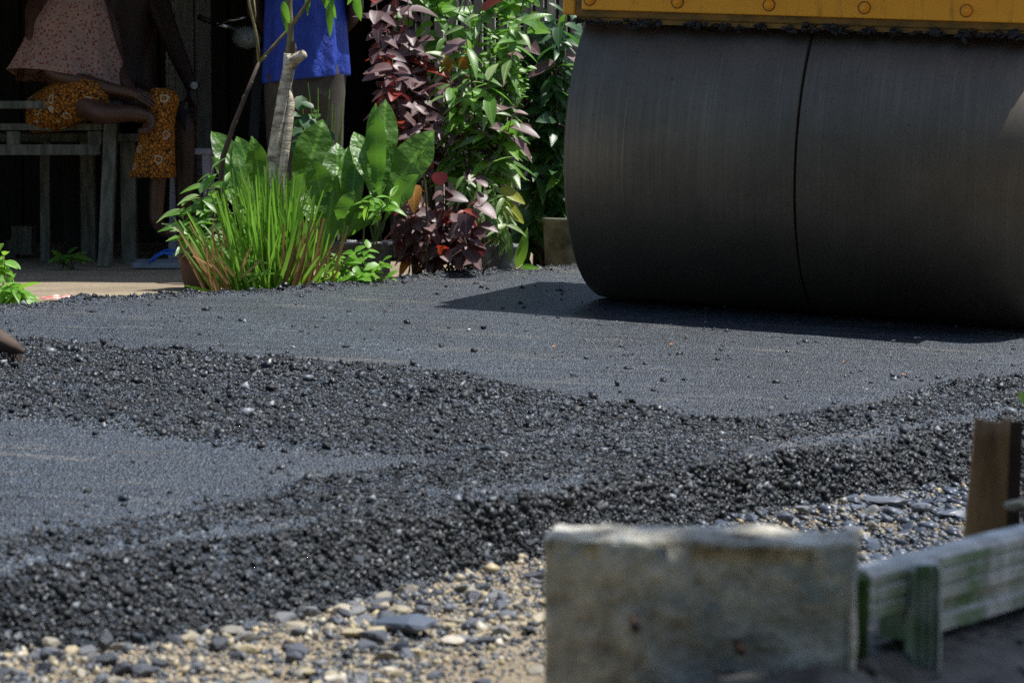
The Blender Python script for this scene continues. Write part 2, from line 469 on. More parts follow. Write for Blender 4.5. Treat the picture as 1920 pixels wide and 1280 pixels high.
M = dict(
    asphalt=asphalt_mat(),
    loose=island_mat('loose_asphalt', [(0, (.0015, .0026, .004)), (.55, (.0042, .0068, .0102)), (.82, (.015, .0215, .0305)), (.94, (.05, .065, .083)), (1, (.25, .275, .30))], (.38, .75), 150, .003, .6),
    gravel=island_mat('gravel_stone', [(0, (.03, .035, .045)), (.22, (.07, .08, .10)), (.45, (.13, .14, .16)), (.6, (.22, .22, .21)), (.73, (.36, .32, .23)), (.9, (.50, .41, .24)), (1, (.6, .55, .45))], (.3, .75), 40, .002),
    slate=island_mat('blue_grey_stone', [(0, (.03, .036, .05)), (.3, (.055, .068, .09)), (.6, (.09, .11, .145)), (.82, (.14, .16, .19)), (.95, (.24, .22, .16)), (1, (.34, .27, .16))], (.3, .5), 14, .0003),
    soil=soil_mat(), drum=drum_mat(), paint=paint_mat(), concrete=concrete_mat(), mossy=mossy_mat(),
    batik=batik_mat(), floral=floral_mat(),
    olive=simple('grimy_olive_paint', (.12, .075, .012), (.34, .16, .018), 9, .6, .3),
    dark=simple('dark_machine_steel', (.015, .015, .014), (.04, .036, .03), 12, .5),
    tar=simple('asphalt_crust', (.006, .006, .007), (.02, .02, .021), 50, .55, .6, .004),
    skin1=simple('brown_skin', (.062, .028, .016), (.09, .041, .023), 6, .5, .1, .002),
    skin2=simple('dark_brown_skin', (.032, .015, .009), (.05, .023, .013), 6, .5, .1, .002),
    hair=simple('black_hair', (.006, .005, .005), (.02, .016, .014), 40, .4),
    blue=simple('royal_blue_cotton', (.01, .035, .30), (.02, .065, .46), 6, .6, .8, .03, (1.6, 1.6, .6)),
    trousers=simple('grey_brown_trousers', (.055, .047, .038), (.085, .072, .058), 14, .9, .2),
    shorts=simple('dark_shorts', (.012, .012, .014), (.02, .02, .024), 14, .9, .2),
    wood=simple('weathered_grey_wood', (.06, .064, .047), (.18, .176, .135), 5, .85, .5, .004, (7, 7, 1.2)),
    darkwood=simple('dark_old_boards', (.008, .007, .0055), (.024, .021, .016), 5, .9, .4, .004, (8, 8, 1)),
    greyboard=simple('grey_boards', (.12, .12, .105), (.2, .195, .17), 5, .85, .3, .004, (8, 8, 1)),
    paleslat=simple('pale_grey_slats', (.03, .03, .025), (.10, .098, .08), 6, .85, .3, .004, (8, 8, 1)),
    roof=simple('rusty_roof_sheet', (.06, .04, .03), (.13, .10, .08), 5, .7, .2),
    bark=simple('pale_mottled_bark', (.13, .105, .065), (.66, .57, .41), 14, .8, .7, .008, (1, 1, 2.4), stops=(.36, .6)),
    twig=simple('green_brown_twig', (.10, .085, .03), (.22, .19, .07), 14, .7, .3),
    stem=simple('green_stem', (.05, .08, .02), (.09, .12, .03), 12, .6, .2),
    darkstem=simple('brown_stem', (.05, .03, .022), (.11, .07, .045), 12, .8, .3),
    bag=simple('black_plastic_bag', (.03, .032, .036), (.085, .09, .10), 7, .38, .8, .02),
    greybag=simple('grey_plastic_bag', (.15, .155, .16), (.26, .26, .265), 7, .4, .8, .02),
    clay=simple('brown_clay_pot', (.11, .05, .03), (.17, .08, .05), 9, .8, .3),
    palepot=simple('stained_cement_pot', (.07, .07, .035), (.28, .27, .19), 8, .85, .4),
    rubber=simple('grey_blue_rubber', (.16, .2, .25), (.24, .28, .33), 20, .6, .2),
    strap=simple('blue_plastic_strap', (.01, .12, .6), (.02, .18, .75), 20, .35, .0),
    stool=simple('pale_lilac_plastic', (.36, .35, .45), (.5, .48, .58), 6, .4, .05),
    black=simple('black_rubber', (.008, .008, .008), (.018, .018, .018), 20, .45, .1),
    chrome=simple('dull_chrome', (.4, .41, .42), (.55, .56, .58), 8, .25, .05, metal=.9),
    glass=simple('watch_glass', (.25, .3, .3), (.4, .45, .45), 8, .12, .0),
    stake=simple('dry_brown_husk', (.17, .085, .03), (.42, .23, .085), 6, .6, .25, .003, (5, 5, 1)),
    broom=simple('brown_coir_bristle', (.05, .02, .01), (.16, .065, .025), 20, .8, .3),
    weave=simple('pale_woven_cane', (.22, .21, .18), (.4, .38, .33), 12, .8, .5),
    red=simple('red_white_wrapper', (.7, .12, .10), (.8, .66, .58), 30, .4, .2, stops=(.42, .56)),
    scrap=simple('orange_dry_leaf', (.42, .14, .03), (.55, .24, .06), 30, .7, .2),
    paper=simple('white_scrap', (.6, .6, .58), (.75, .75, .72), 30, .6, .1),
    fern=leaf_mat('glossy_fern_frond', (.055, .15, .018), (.11, .25, .025), (.22, .52, .05), .38, .42, vb=.02),
    grass=leaf_mat('lemongrass_blade', (.075, .20, .015), (.17, .34, .03), (.28, .6, .06), .4, .42, False),
    straw=leaf_mat('dry_straw_blade', (.26, .15, .06), (.42, .28, .12), (.4, .25, .1), .25, .7, False),
    purple=leaf_mat('purple_leaf', (.075, .04, .046), (.25, .155, .155), (.22, .03, .04), .22, .45),
    redleaf=leaf_mat('red_young_leaf', (.25, .02, .012), (.32, .06, .015), (.5, .05, .02), .35, .4),
    green=leaf_mat('mid_green_leaf', (.055, .15, .022), (.14, .30, .045), (.22, .52, .05), .38, .38),
    pale=leaf_mat('pale_variegated_leaf', (.10, .2, .05), (.30, .40, .17), (.3, .55, .1), .35, .4),
    deep=leaf_mat('deep_green_leaf', (.02, .07, .022), (.05, .13, .04), (.1, .3, .05), .3, .38),
    bright=leaf_mat('lime_green_leaf', (.12, .30, .03), (.2, .42, .05), (.35, .65, .06), .4, .42),
    yellow=leaf_mat('yellow_green_leaf', (.30, .38, .03), (.45, .45, .05), (.6, .6, .06), .35, .42),
    orange=leaf_mat('orange_dead_leaf', (.45, .18, .03), (.5, .28, .06), (.5, .2, .03), .35, .6),
)

# ------------------------------------------------------------------ road and ground
O2 = np.array([-1.651, 8.065])
R2 = np.array([.609, .793]); N2 = np.array([.793, -.609])
GR = .051
ZC = GR * float(np.dot(N2, np.array([.38, 9.4])))


def plane_z(x, y):
    return ZC - GR * (N2[0] * x + N2[1] * y)


def on_plane(px, py, off=0.0):
    d = FW + (px - 960) / F * RT - (py - 640) / F * UP
    g = -GR * N2
    k = (ZC + off - CAM[2]) / (d[2] - g @ d[:2])
    return CAM + k * d


def uv(p):
    q = np.asarray(p)[..., :2] - O2
    return np.stack([q @ R2, q @ N2], -1)


def xy(u, v):
    return O2[0] + u * R2[0] + v * N2[0], O2[1] + u * R2[1] + v * N2[1]


def line_uv(pts, off=0.0):
    a = np.array([uv(on_plane(x, y, off)) for x, y in pts])
    return a[np.argsort(a[:, 0])]


BED = -.095
FAR = line_uv([(0, 580), (100, 567), (350, 550), (560, 541), (740, 524), (900, 510), (1100, 496)])
NEAR = line_uv([(0, 1090), (300, 1043), (620, 1003), (1140, 915), (1400, 870), (1830, 800)])
FOOT = line_uv([(0, 1225), (200, 1215), (350, 1195), (560, 1150), (700, 1112), (830, 1078), (1000, 1040), (1290, 985), (1400, 962), (1560, 940), (1800, 905)], BED)


def vf(u): return np.interp(u, FAR[:, 0], FAR[:, 1]) + .03 * fbm(u * 5, u * 0 + 3, 5)
def vn(u): return np.interp(u, NEAR[:, 0], NEAR[:, 1]) + .05 * fbm(u * 4, u * 0, 6)
def vt(u): return np.maximum(np.interp(u, FOOT[:, 0], FOOT[:, 1]) + .05 * fbm(u * 4, u * 0, 8), vn(u) + .05)


def in_poly(P, u, v):
    c = np.zeros(u.shape, bool); n = len(P); j = n - 1
    for i in range(n):
        (xi, yi), (xj, yj) = P[i], P[j]
        c ^= ((yi > v) != (yj > v)) & (u < (xj - xi) * (v - yi) / (yj - yi + 1e-12) + xi)
        j = i
    return c


def poly(pts): return [tuple(uv(on_plane(x, y))) for x, y in pts]


LOOSE = poly([(-300, 600), (0, 640), (100, 640), (200, 655), (400, 668), (520, 672), (700, 692), (860, 708), (1010, 733), (1190, 765), (1300, 782), (1400, 790), (1560, 775),
              (1700, 748), (1800, 718), (1880, 708), (2100, 690), (2300, 900), (1830, 1000), (1140, 1250), (0, 1400), (-500, 1500)])
SMOOTHS = [poly([(-500, 760), (0, 782), (150, 795), (300, 815), (450, 842), (600, 850), (760, 852), (880, 862), (700, 885), (580, 905), (510, 938), (350, 962), (200, 990), (0, 1012), (-500, 1080)]),
           poly([(-500, 1160), (0, 1060), (300, 1010), (480, 985), (640, 975), (600, 998), (300, 1038), (0, 1082), (-500, 1190)]),
           poly([(760, 950), (900, 922), (1040, 902), (1150, 888), (1160, 896), (1040, 922), (900, 944)]),
           poly([(1380, 846), (1600, 815), (1830, 782), (1930, 775), (1830, 800), (1620, 832), (1400, 862)])]


def loose_mask(u, v):
    ju = u + .07 * fbm(u * 7, v * 7, 21); jv = v + .07 * fbm(u * 7, v * 7, 31)
    m = in_poly(LOOSE, ju, jv)
    for s in SMOOTHS: m &= ~in_poly(s, ju, jv)
    m |= v > vn(u) + .02
    m |= v < vf(u) + .07 + .05 * fbm(u * 6, u * 0, 77)
    return m


def road_z(u, v):
    x, y = xy(u, v)
    z = plane_z(x, y) + .004 * fbm(u * 2.5, v * 2.5, 2) + .0035 * fbm(u * 12, v * 12, 3)
    lm = np.zeros(u.shape)
    for k in range(9): lm += loose_mask(u + .028 * math.cos(k * 2.4) * (k / 8) ** .5, v + .028 * math.sin(k * 2.4) * (k / 8) ** .5) / 9.0
    z = z + lm * (.010 + .045 * fbm(u * 5, v * 5, 4, 3) * 1.0 + .022 * fbm(u * 40, v * 40, 9, 3))
    a, b = vn(u), vt(u)
    t = np.clip((v - a) / (b - a), 0, 1)
    st = t * .75 + .25 * t * t * (3 - 2 * t)
    z = z + BED * st + .04 * fbm(u * 6, v * 6, 14) * np.sin(np.pi * t)
    e = np.clip((vf(u) + .035 - v) / .07, 0, 1)
    z = z - .08 * e
    z = z - .25 * np.clip((v - b) / .15, 0, 1)
    return z


us = np.concatenate([np.arange(-9, -3.2, .2), np.arange(-3.2, 4.0, .0135), np.arange(4.0, 24, .25)])
vs = np.concatenate([np.arange(-.30, 4.0, .0135), np.arange(4.0, 4.4, .05)])
U, V_ = np.meshgrid(us, vs, indexing='ij')
X, Y = xy(U, V_)
Z = road_z(U, V_)
nu, nv = U.shape
idx = np.arange(nu * nv).reshape(nu, nv)
quads = np.stack([idx[:-1, :-1], idx[:-1, 1:], idx[1:, 1:], idx[1:, :-1]], -1).reshape(-1, 4)[:, ::-1]
road = np_mesh('asphalt_road', np.stack([X, Y, Z], -1).reshape(-1, 3), quads, M['asphalt'], True)
tag(road, 'freshly laid black asphalt road with a rolled mat and loose mix along its near edge', 'road', kind='structure')


# ground: flat beyond the road, dropping under it to the gravel verge on the near side
def ground_z(u, v):
    x, y = xy(u, v)
    b = 3.55
    vv = np.clip(v, 0, b)
    p = .046 - GR * vv
    z = np.where(v < 0, 0.0, np.interp(vv, [0, .5, 2.6, b], [0.0, -.07, -.18, .046 - GR * b + BED - .012]))
    near = (v > 3.2)
    z = z + np.where(near, .02 * fbm(u * 3, v * 3, 41) + .012 * fbm(u * 14, v * 14, 43), .012 * fbm(u * 2, v * 2, 45))
    return z


gu = np.concatenate([[-200, -80, -40, -20], np.arange(-10, -4, .5), np.arange(-4, 5, .04), np.arange(5, 16, .5), [20, 40, 80, 200]])
gv = np.concatenate([[-200, -80, -40, -20, -12], np.arange(-8, -3, .4), np.arange(-3, 5.2, .04), np.arange(5.2, 10, .4), [14, 20, 40, 80, 200]])
U, V_ = np.meshgrid(gu, gv, indexing='ij')
X, Y = xy(U, V_); Z = ground_z(U, V_)
nu, nv = U.shape
idx = np.arange(nu * nv).reshape(nu, nv)
quads = np.stack([idx[:-1, :-1], idx[:-1, 1:], idx[1:, 1:], idx[1:, :-1]], -1).reshape(-1, 4)[:, ::-1]
ground = np_mesh('ground', np.stack([X, Y, Z], -1).reshape(-1, 3), quads, M['soil'], True)
tag(ground, 'bare tan soil on both sides of the road', 'ground', kind='structure')

# ---- stones: unit lump variants
PHI = (1 + 5 ** .5) / 2
ICO_V = np.array([(-1, PHI, 0), (1, PHI, 0), (-1, -PHI, 0), (1, -PHI, 0), (0, -1, PHI), (0, 1, PHI), (0, -1, -PHI), (0, 1, -PHI), (PHI, 0, -1), (PHI, 0, 1), (-PHI, 0, -1), (-PHI, 0, 1)]) / math.sqrt(1 + PHI * PHI)
ICO_F = np.array([(0, 11, 5), (0, 5, 1), (0, 1, 7), (0, 7, 10), (0, 10, 11), (1, 5, 9), (5, 11, 4), (11, 10, 2), (10, 7, 6), (7, 1, 8), (3, 9, 4), (3, 4, 2), (3, 2, 6), (3, 6, 8), (3, 8, 9), (4, 9, 5), (2, 4, 11), (6, 2, 10), (8, 6, 7), (9, 8, 1)])


def rand_rot(n):
    q = rng.normal(size=(n, 4)); q /= np.linalg.norm(q, axis=1)[:, None]
    w, x, y, z = q.T
    return np.stack([1 - 2 * (y * y + z * z), 2 * (x * y - z * w), 2 * (x * z + y * w), 2 * (x * y + z * w), 1 - 2 * (x * x + z * z), 2 * (y * z - x * w), 2 * (x * z - y * w), 2 * (y * z + x * w), 1 - 2 * (x * x + y * y)], -1).reshape(n, 3, 3)


def lumps(name, P, r, mat, parent=None, flat=.75, jit=.3, tilt=None, cuts=5):
    n = len(P)
    v = ICO_V[None] * (1 + jit * rng.uniform(-1, 1, (n, 12, 1))) + rng.normal(size=(n, 12, 3)) * jit * .25
    for _ in range(cuts):                      # break flat faces off
        a = rng.normal(size=(n, 1, 3)); a /= np.linalg.norm(a, axis=2)[..., None]
        d = (v * a).sum(2) - rng.uniform(.25, .7, (n, 1))
        v = v - np.clip(d, 0, None)[..., None] * a
    R = rand_rot(n)
    v = np.einsum('nij,nkj->nki', R, v)
    an = np.stack([rng.uniform(.8, 1.6, n), rng.uniform(.8, 1.3, n), rng.uniform(flat * .7, flat * 1.2, n)], -1)
    v = v * an[:, None, :]
    if tilt is not None:
        R2_ = tilt(n); v = np.einsum('nij,nkj->nki', R2_, v)
    v = v * r[:, None, None] + P[:, None, :]
    f = ICO_F[None] + 12 * np.arange(n)[:, None, None]
    return np_mesh(name, v.reshape(-1, 3), f.reshape(-1, 3), mat, False, parent)


OV = np.array([(1, 0, 0), (-1, 0, 0), (0, 1, 0), (0, -1, 0), (0, 0, 1), (0, 0, -1)], float)
OF = np.array([(0, 2, 4), (2, 1, 4), (1, 3, 4), (3, 0, 4), (2, 0, 5), (1, 2, 5), (3, 1, 5), (0, 3, 5)])


def shards(name, P, r, mat, parent=None, flat=1.0, lo_=.65, hi_=1.45, tilt=None):
    n = len(P)
    v = OV[None] * rng.uniform(lo_, hi_, (n, 6, 1)) + rng.normal(0, .22, (n, 6, 3))
    if flat < 1: v = v * np.array([1, .8, flat])
    v = np.einsum('nij,nkj->nki', rand_rot(n) if tilt is None else tilt(n), v)
    v = v * r[:, None, None] + P[:, None, :]
    return np_mesh(name, v.reshape(-1, 3), (OF[None] + 6 * np.arange(n)[:, None, None]).reshape(-1, 3), mat, False, parent)


def lump_meshes(k, mat, flat=.75, seed=0, sub=False, name='lump'):
    out = []
    g = np.random.default_rng(seed)
    for i in range(k):
        v = ICO_V.copy(); f = ICO_F
        if sub:
            vv = [tuple(p) for p in v]; cache = {}; nf = []
            def mid(a, b):
                key = (min(a, b), max(a, b))
                if key not in cache:
                    p = (np.array(vv[a]) + np.array(vv[b])) / 2; p /= np.linalg.norm(p)
                    cache[key] = len(vv); vv.append(tuple(p))
                return cache[key]
            for a, b, c in f:
                x, y, z = mid(a, b), mid(b, c), mid(c, a)
                nf += [(a, x, z), (b, y, x), (c, z, y), (x, y, z)]
            v = np.array(vv); f = np.array(nf)
        nk = 13 if sub else 7
        nrm = g.normal(size=(nk, 3)); nrm /= np.linalg.norm(nrm, axis=1)[:, None]
        off = g.uniform(.42, .85, nk) if sub else g.uniform(.12, .6, nk)
        for a, o_ in zip(nrm, off):            # knock flat faces off the pebble
            d = v @ a - o_
            v = v - np.clip(d, 0, None)[:, None] * a[None]
        v = v * (1 + .03 * g.normal(size=(len(v), 1)))
        v = v * np.array([g.uniform(.9, 1.35), g.uniform(.75, 1.1), flat * g.uniform(.8, 1.15)])
        me = bpy.data.meshes.new(name)
        me.from_pydata([tuple(p) for p in v], [], [tuple(int(q) for q in t) for t in f])
        me.materials.append(mat)
        out.append(me)
    return out


# ---- loose asphalt mix
def visible(x, y, z, m=40):
    dy = y * FW[1] + (z - CZ) * FW[2]
    px = 960 + F * x / dy
    py = 640 - F * (y * UP[1] + (z - CZ) * UP[2]) / dy
    return (dy > .5) & (px > -m) & (px < 1920 + m) & (py > -m) & (py < 1280 + m), px, py, dy


def sample_road(n, um=(-3.3, 4.0), vm=(-.12, 4.0)):
    u = rng.uniform(*um, n); v = rng.uniform(*vm, n)
    x, y = xy(u, v)
    k = visible(x, y, plane_z(x, y), 170)[0]
    u, v, x, y = u[k], v[k], x[k], y[k]
    return u, v, x, y, road_z(u, v)


u, v, x, y, z = sample_road(520000)
u2 = rng.uniform(-3.3, 2.0, 90000); v2 = vn(u2) + rng.random(90000) * (vt(u2) - vn(u2)) * 1.05
x2, y2 = xy(u2, v2); z2 = road_z(u2, v2)
u, v, x, y, z = [np.concatenate(q) for q in ((u, u2), (v, v2), (x, x2), (y, y2), (z, z2))]
vis, px, py, dd = visible(x, y, z, 150)
ok = vis & loose_mask(u, v) & (v < vt(u) + .05)
dens = np.clip(.55 + 1.6 * fbm(u * 5, v * 5, 60), .25, 1)
ok &= rng.random(len(u)) < dens * .8
P = np.stack([x, y, z], -1)[ok]
r = np.clip(rng.lognormal(math.log(.0025), .64, len(P)), .0012, .0145)
P[:, 2] += r * .15
order = np.argsort(-r / dd[ok])
big = order[:288]; rest = order[288:]
lump_me = lump_meshes(10, M['loose'], .75, 3, name='asphalt_lump')
for i in big:
    o = inst('asphalt_lump', lump_me[i % 10], Matrix.Translation(P[i]) @ Quaternion(rng.normal(size=4)).normalized().to_matrix().to_4x4() @ Matrix.Scale(r[i] * 1.15, 4), road)
lo = shards('loose_asphalt', P[rest], r[rest] * 1.12, M['loose'], road)
lo['kind'] = 'stuff'
u, v, x, y, z = sample_road(900000)
vis, px, py, dd = visible(x, y, z, 30)
jl = loose_mask(u + rng.normal(0, .03, len(u)), v + rng.normal(0, .03, len(u)))
ok = vis & jl & (v < vt(u) + .03) & (rng.random(len(u)) < .42)
P2 = np.stack([x, y, z], -1)[ok]; n = len(P2)
r2 = rng.uniform(.0014, .0036, n)
OV = np.array([(1, 0, 0), (-1, 0, 0), (0, 1, 0), (0, -1, 0), (0, 0, 1), (0, 0, -1)], float); OF = np.array([(0, 2, 4), (2, 1, 4), (1, 3, 4), (3, 0, 4), (2, 0, 5), (1, 2, 5), (3, 1, 5), (0, 3, 5)])
vv = np.einsum('nij,nkj->nki', rand_rot(n), OV[None] * rng.uniform(.6, 1.5, (n, 6, 1))) * r2[:, None, None] + P2[:, None, :] + np.array([0, 0, .0012])
gr_ = np_mesh('asphalt_grit', vv.reshape(-1, 3), (OF[None] + 6 * np.arange(n)[:, None, None]).reshape(-1, 3), M['loose'], False, road); gr_['kind'] = 'stuff'
# crumbs scattered on the rolled mat
u, v, x, y, z = sample_road(60000)
vis, px, py, dd = visible(x, y, z, 60)
nearloose = loose_mask(u + .05, v) | loose_mask(u, v - .06) | loose_mask(u, v + .06) | (loose_mask(u, v + .2) & (rng.random(len(u)) < .3))
ok = vis & ~loose_mask(u, v) & (rng.random(len(u)) < np.where(nearloose, .6, .06))
P = np.stack([x, y, z], -1)[ok]
r = np.clip(rng.lognormal(math.log(.003), .6, len(P)), .0013, .012)
cr = shards('asphalt_crumb', P, r * 1.1, M['loose'], road)
cr['kind'] = 'stuff'

# single lumps lying clear on the rolled mat
LUMPS = [(908, 617, .016, 'round black asphalt lump alone on the rolled mat, left of the drum'),
         (417, 648, .014, 'black asphalt lump on the rolled mat, above the loose band on the left'),
         (1155, 723, .014, 'black asphalt lump on the mat just above the loose band, below the drum edge'),
         (1072, 706, .011, 'small pointed asphalt lump above the loose band, left of a similar lump'),
         (1185, 763, .022, 'largest black asphalt clod on the upper rim of the loose band'),
         (205, 797, .015, 'black asphalt lump at the left end of the lower rim of the loose band'),
         (178, 820, .014, 'black asphalt lump resting alone on the smooth lower tongue'),
         (405, 823, .018, 'wide flat asphalt lump on the smooth tongue under the loose band'),
         (1840, 712, .020, 'asphalt clod at the top of the loose heap by the brown stake'),
         (1790, 740, .018, 'rounded asphalt clod on the left rim of the heap by the brown stake'),
         (1443, 770, .014, 'pale grey stone among asphalt lumps at the right end of the loose band')]
lm2 = lump_meshes(11, M['loose'], .85, 17, name='asphalt_lump')
for k, (a, b, rr, lab) in enumerate(LUMPS):
    p = on_plane(a, b); q = uv(p); zz = float(road_z(np.array([q[0]]), np.array([q[1]]))[0])
    me = lm2[k].copy()
    if k == 10: me.materials[0] = M['gravel']
    nm = 'pale_stone' if k == 10 else 'asphalt_lump'
    o = bpy.data.objects.new(nm, me); COL.objects.link(o)
    o.location = (p[0], p[1], zz + rr * .45); o.scale = (rr, rr, rr); o.rotation_euler = (rnd.uniform(-.4, .4), rnd.uniform(-.4, .4), rnd.uniform(0, 6))
    tag(o, lab, 'stone' if k == 10 else 'asphalt lump', 'lone lumps on the road')

# dry leaf scraps and paper bits on the mat
SCR = [(1041, 652, 'orange dry leaf scrap on the mat straight below the drum left half'), (1261, 648, 'orange dry leaf scrap on the mat below the drum seam'), (1694, 704, 'orange dry leaf scrap nearest the loose heap on the right'),
       (1584, 681, 'tan dry leaf scrap on the mat, up and left of another scrap'), (723, 586, 'tan dry leaf scrap in the dusty streaks by the plants'), (878, 620, 'white paper scrap beside the lone black lump'),
       (1720, 636, 'crumpled white scrap on the mat in front of the drum right half'), (558, 553, 'white scrap on the mat below the lemongrass clump')]
for k, (a, b, lab) in enumerate(SCR):
    p = on_plane(a, b); pw = k >= 5
    mb = MB(); s = .011 if not pw else .014
    mb.add([(-s, 0, 0), (-.3 * s, .5 * s, .35 * s), (s, .1 * s, .1 * s), (.2 * s, -.6 * s, .25 * s), (-s, 0, -.06 * s), (-.3 * s, .5 * s, .29 * s), (s, .1 * s, .04 * s), (.2 * s, -.6 * s, .19 * s)],
           [(0, 3, 2, 1), (4, 5, 6, 7), (0, 1, 5, 4), (1, 2, 6, 5), (2, 3, 7, 6), (3, 0, 4, 7)])
    o = mb.build('paper_scrap' if pw else 'leaf_scrap', M['paper'] if pw else M['scrap'])
    o.location = (p[0], p[1], p[2] + .004); o.rotation_euler = (0, 0, rnd.uniform(0, 6))
    tag(o, lab, 'paper scrap' if pw else 'leaf scrap', 'scraps on the mat')

# ---- gravel verge
n = 150000
u = rng.uniform(-4, 2.2, n); v = rng.uniform(2.9, 4.9, n)
gz = ground_z(u[:, None], v[:, None])[:, 0]
x, y = xy(u, v)
vis, px, py, dd = visible(x, y, gz, 120)
dist = v - vt(u)
pr = np.clip(1.0 - np.clip(dist - .30, 0, None) / .30, .0, 1)
right = np.clip((u + .9) / .5, 0, 1)
pr = np.maximum(pr * np.clip(.45 + 2.2 * fbm(u * 4, v * 4, 90), .35, 1), right * .9)
ok = vis & (dist > -.03) & (rng.random(n) < pr)
u, v, x, y, gz, dd = u[ok], v[ok], x[ok], y[ok], gz[ok], dd[ok]
keep = rng.random(len(u)) < 1.0
u, v, x, y, gz, dd = u[keep], v[keep], x[keep], y[keep], gz[keep], dd[keep]
r = np.clip(rng.lognormal(math.log(.0050), .62, len(u)), .002, .021)
P = np.stack([x, y, gz + r * .3], -1)
order = np.argsort(-r / dd)
big, rest = order[:290], order[290:]
g_me = lump_meshes(10, M['gravel'], .6, 5, True, 'stone'); s_me = lump_meshes(10, M['slate'], .42, 6, True, 'stone')
isr = u > -1.15
for i in big:
    sl = isr[i] and rnd.random() < .85
    me = (s_me if sl else g_me)[int(i) % 10]
    rot = Matrix.Rotation(rnd.uniform(0, 6.28), 4, 'Z')
    tl = Matrix.Rotation(rnd.uniform(.1, .6), 4, Vector((.6, -.8, 0))) if sl else Matrix.Rotation(rnd.uniform(-.5, .5), 4, 'X')
    inst('stone', me, Matrix.Translation(P[i]) @ tl @ rot @ Matrix.Scale(r[i] * 1.1, 4), ground)
rl = rest[~isr[rest]]; rr_ = rest[isr[rest]]
flat_rot = lambda n: rand_rot(n) * .45 + np.eye(3) * .75
a = shards('gravel', P[rl], r[rl], M['gravel'], ground, .75, .75, 1.3); a['kind'] = 'stuff'
def slate_tilt(n):
    a_ = rng.uniform(0, 6.28, n); c_, s_ = np.cos(a_), np.sin(a_); o1 = np.zeros(n); i1 = np.ones(n)
    rz_ = np.stack([c_, -s_, o1, s_, c_, o1, o1, o1, i1], -1).reshape(n, 3, 3)
    t_ = rng.uniform(.15, .8, n); c_, s_ = np.cos(t_), np.sin(t_)
    return np.einsum('nij,njk->nik', np.stack([c_, o1, s_, o1, i1, o1, -s_, o1, c_], -1).reshape(n, 3, 3), rz_)


b_ = shards('gravel', P[rr_], r[rr_] * 1.35, M['slate'], ground, .45, .8, 1.3, slate_tilt); b_['kind'] = 'stuff'
n = 150000
u = rng.uniform(-4, 2.2, n); v = rng.uniform(2.9, 4.6, n); x, y = xy(u, v)
k = visible(x, y, plane_z(x, y) + BED, 120)[0]; u, v, x, y = u[k], v[k], x[k], y[k]
dist = v - vt(u); k = (dist > -.04) & (rng.random(len(u)) < np.where(u > -1.0, .9, np.clip(1 - (dist - .2) / .5, .15, .9))); u, v, x, y = u[k], v[k], x[k], y[k]
gz = ground_z(u[:, None], v[:, None])[:, 0]
c_ = shards('grit', np.stack([x, y, gz + .001], -1), rng.uniform(.0015, .0052, len(u)), M['gravel'], ground, .8); c_['kind'] = 'stuff'

# named large stones
ST = [(770, 1186, .040, 'slate', .5, 'large wet grey stone, biggest in the gravel left of the concrete post', 1.6),
      (940, 1196, .022, 'gravel', .8, 'angular tan stone beside the concrete post', 1.1),
      (197, 1222, .016, 'gravel', 1.2, 'pale cream stone at the foot of the asphalt slope on the left', 1.0),
      (705, 1208, .024, 'gravel', .8, 'blocky grey stone in front of the large wet stone', 1.1),
      (1672, 945, .034, 'slate', .35, 'long flat bluish stone under the asphalt slope, left of the brown stake', 2.1),
      (1722, 962, .026, 'slate', .7, 'shiny rounded stone at the right end of the long flat bluish stone', 1.2),
      (1510, 962, .020, 'gravel', .6, 'greenish tan rounded stone behind the concrete post', 1.3),
      (1475, 980, .018, 'slate', .8, 'glittering bluish stone just above the concrete post', 1.0),
      (1635, 992, .020, 'slate', .6, 'smooth blue-grey pebble above the mossy rail', 1.0),
      (1785, 972, .024, 'slate', .6, 'grey wedge stone at the left foot of the brown stake', 1.4)]
for k, (a, b, rr, mt, fl, lab, el) in enumerate(ST):
    p = on_plane(a, b, BED)
    me = lump_meshes(1, M[mt], fl, 100 + k, True, 'stone')[0]
    o = bpy.data.objects.new('stone', me); COL.objects.link(o)
    o.location = (p[0], p[1], p[2] + rr * fl * .75); o.scale = (rr * el, rr, rr); o.rotation_euler = (-.05, .05, rnd.uniform(-.5, .2) + (2.6 if k == 0 else 0))
    tag(o, lab, 'stone', 'large stones in the gravel verge')

# ------------------------------------------------------------------ road roller
AXA = math.radians(19.5)
ra = Vector((math.cos(AXA), -math.sin(AXA), -.047)).normalized()
rb0 = Vector((math.sin(AXA), math.cos(AXA), .012))
rz = ra.cross(rb0).normalized(); rb = rz.cross(ra).normalized()
roller = thing('road_roller', 'yellow road roller with a wide split steel drum, standing on the fresh asphalt', 'road roller', (0, 0, 0))
DW, DR = 1.66, .58


def drum_half(name, x0, x1, cy, parent):
    mb = MB(); n = 96; prof = [(x0, DR - .10), (x0 + .002, DR - .022), (x0 + .007, DR - .008), (x0 + .018, DR), (x1 - .006, DR), (x1 - .002, DR - .004), (x1, DR - .02), (x1, DR - .10)]
    if x0 > .3: prof = [(x0, DR - .10), (x0, DR - .02), (x0 + .002, DR - .004), (x0 + .006, DR), (x1 - .018, DR), (x1 - .007, DR - .008), (x1 - .002, DR - .022), (x1, DR - .10)]
    rings = [[(px_, cy + math.sin(2 * math.pi * k / n) * r_, DR + math.cos(2 * math.pi * k / n) * r_) for k in range(n)] for px_, r_ in prof]
    # orient outward
    mb.loft([list(reversed(rg)) for rg in rings], False)
    o = mb.build(name, M['drum'], parent, True)
    m_ = o.modifiers.new('edge', 'EDGE_SPLIT'); m_.split_angle = math.radians(40)
    return o


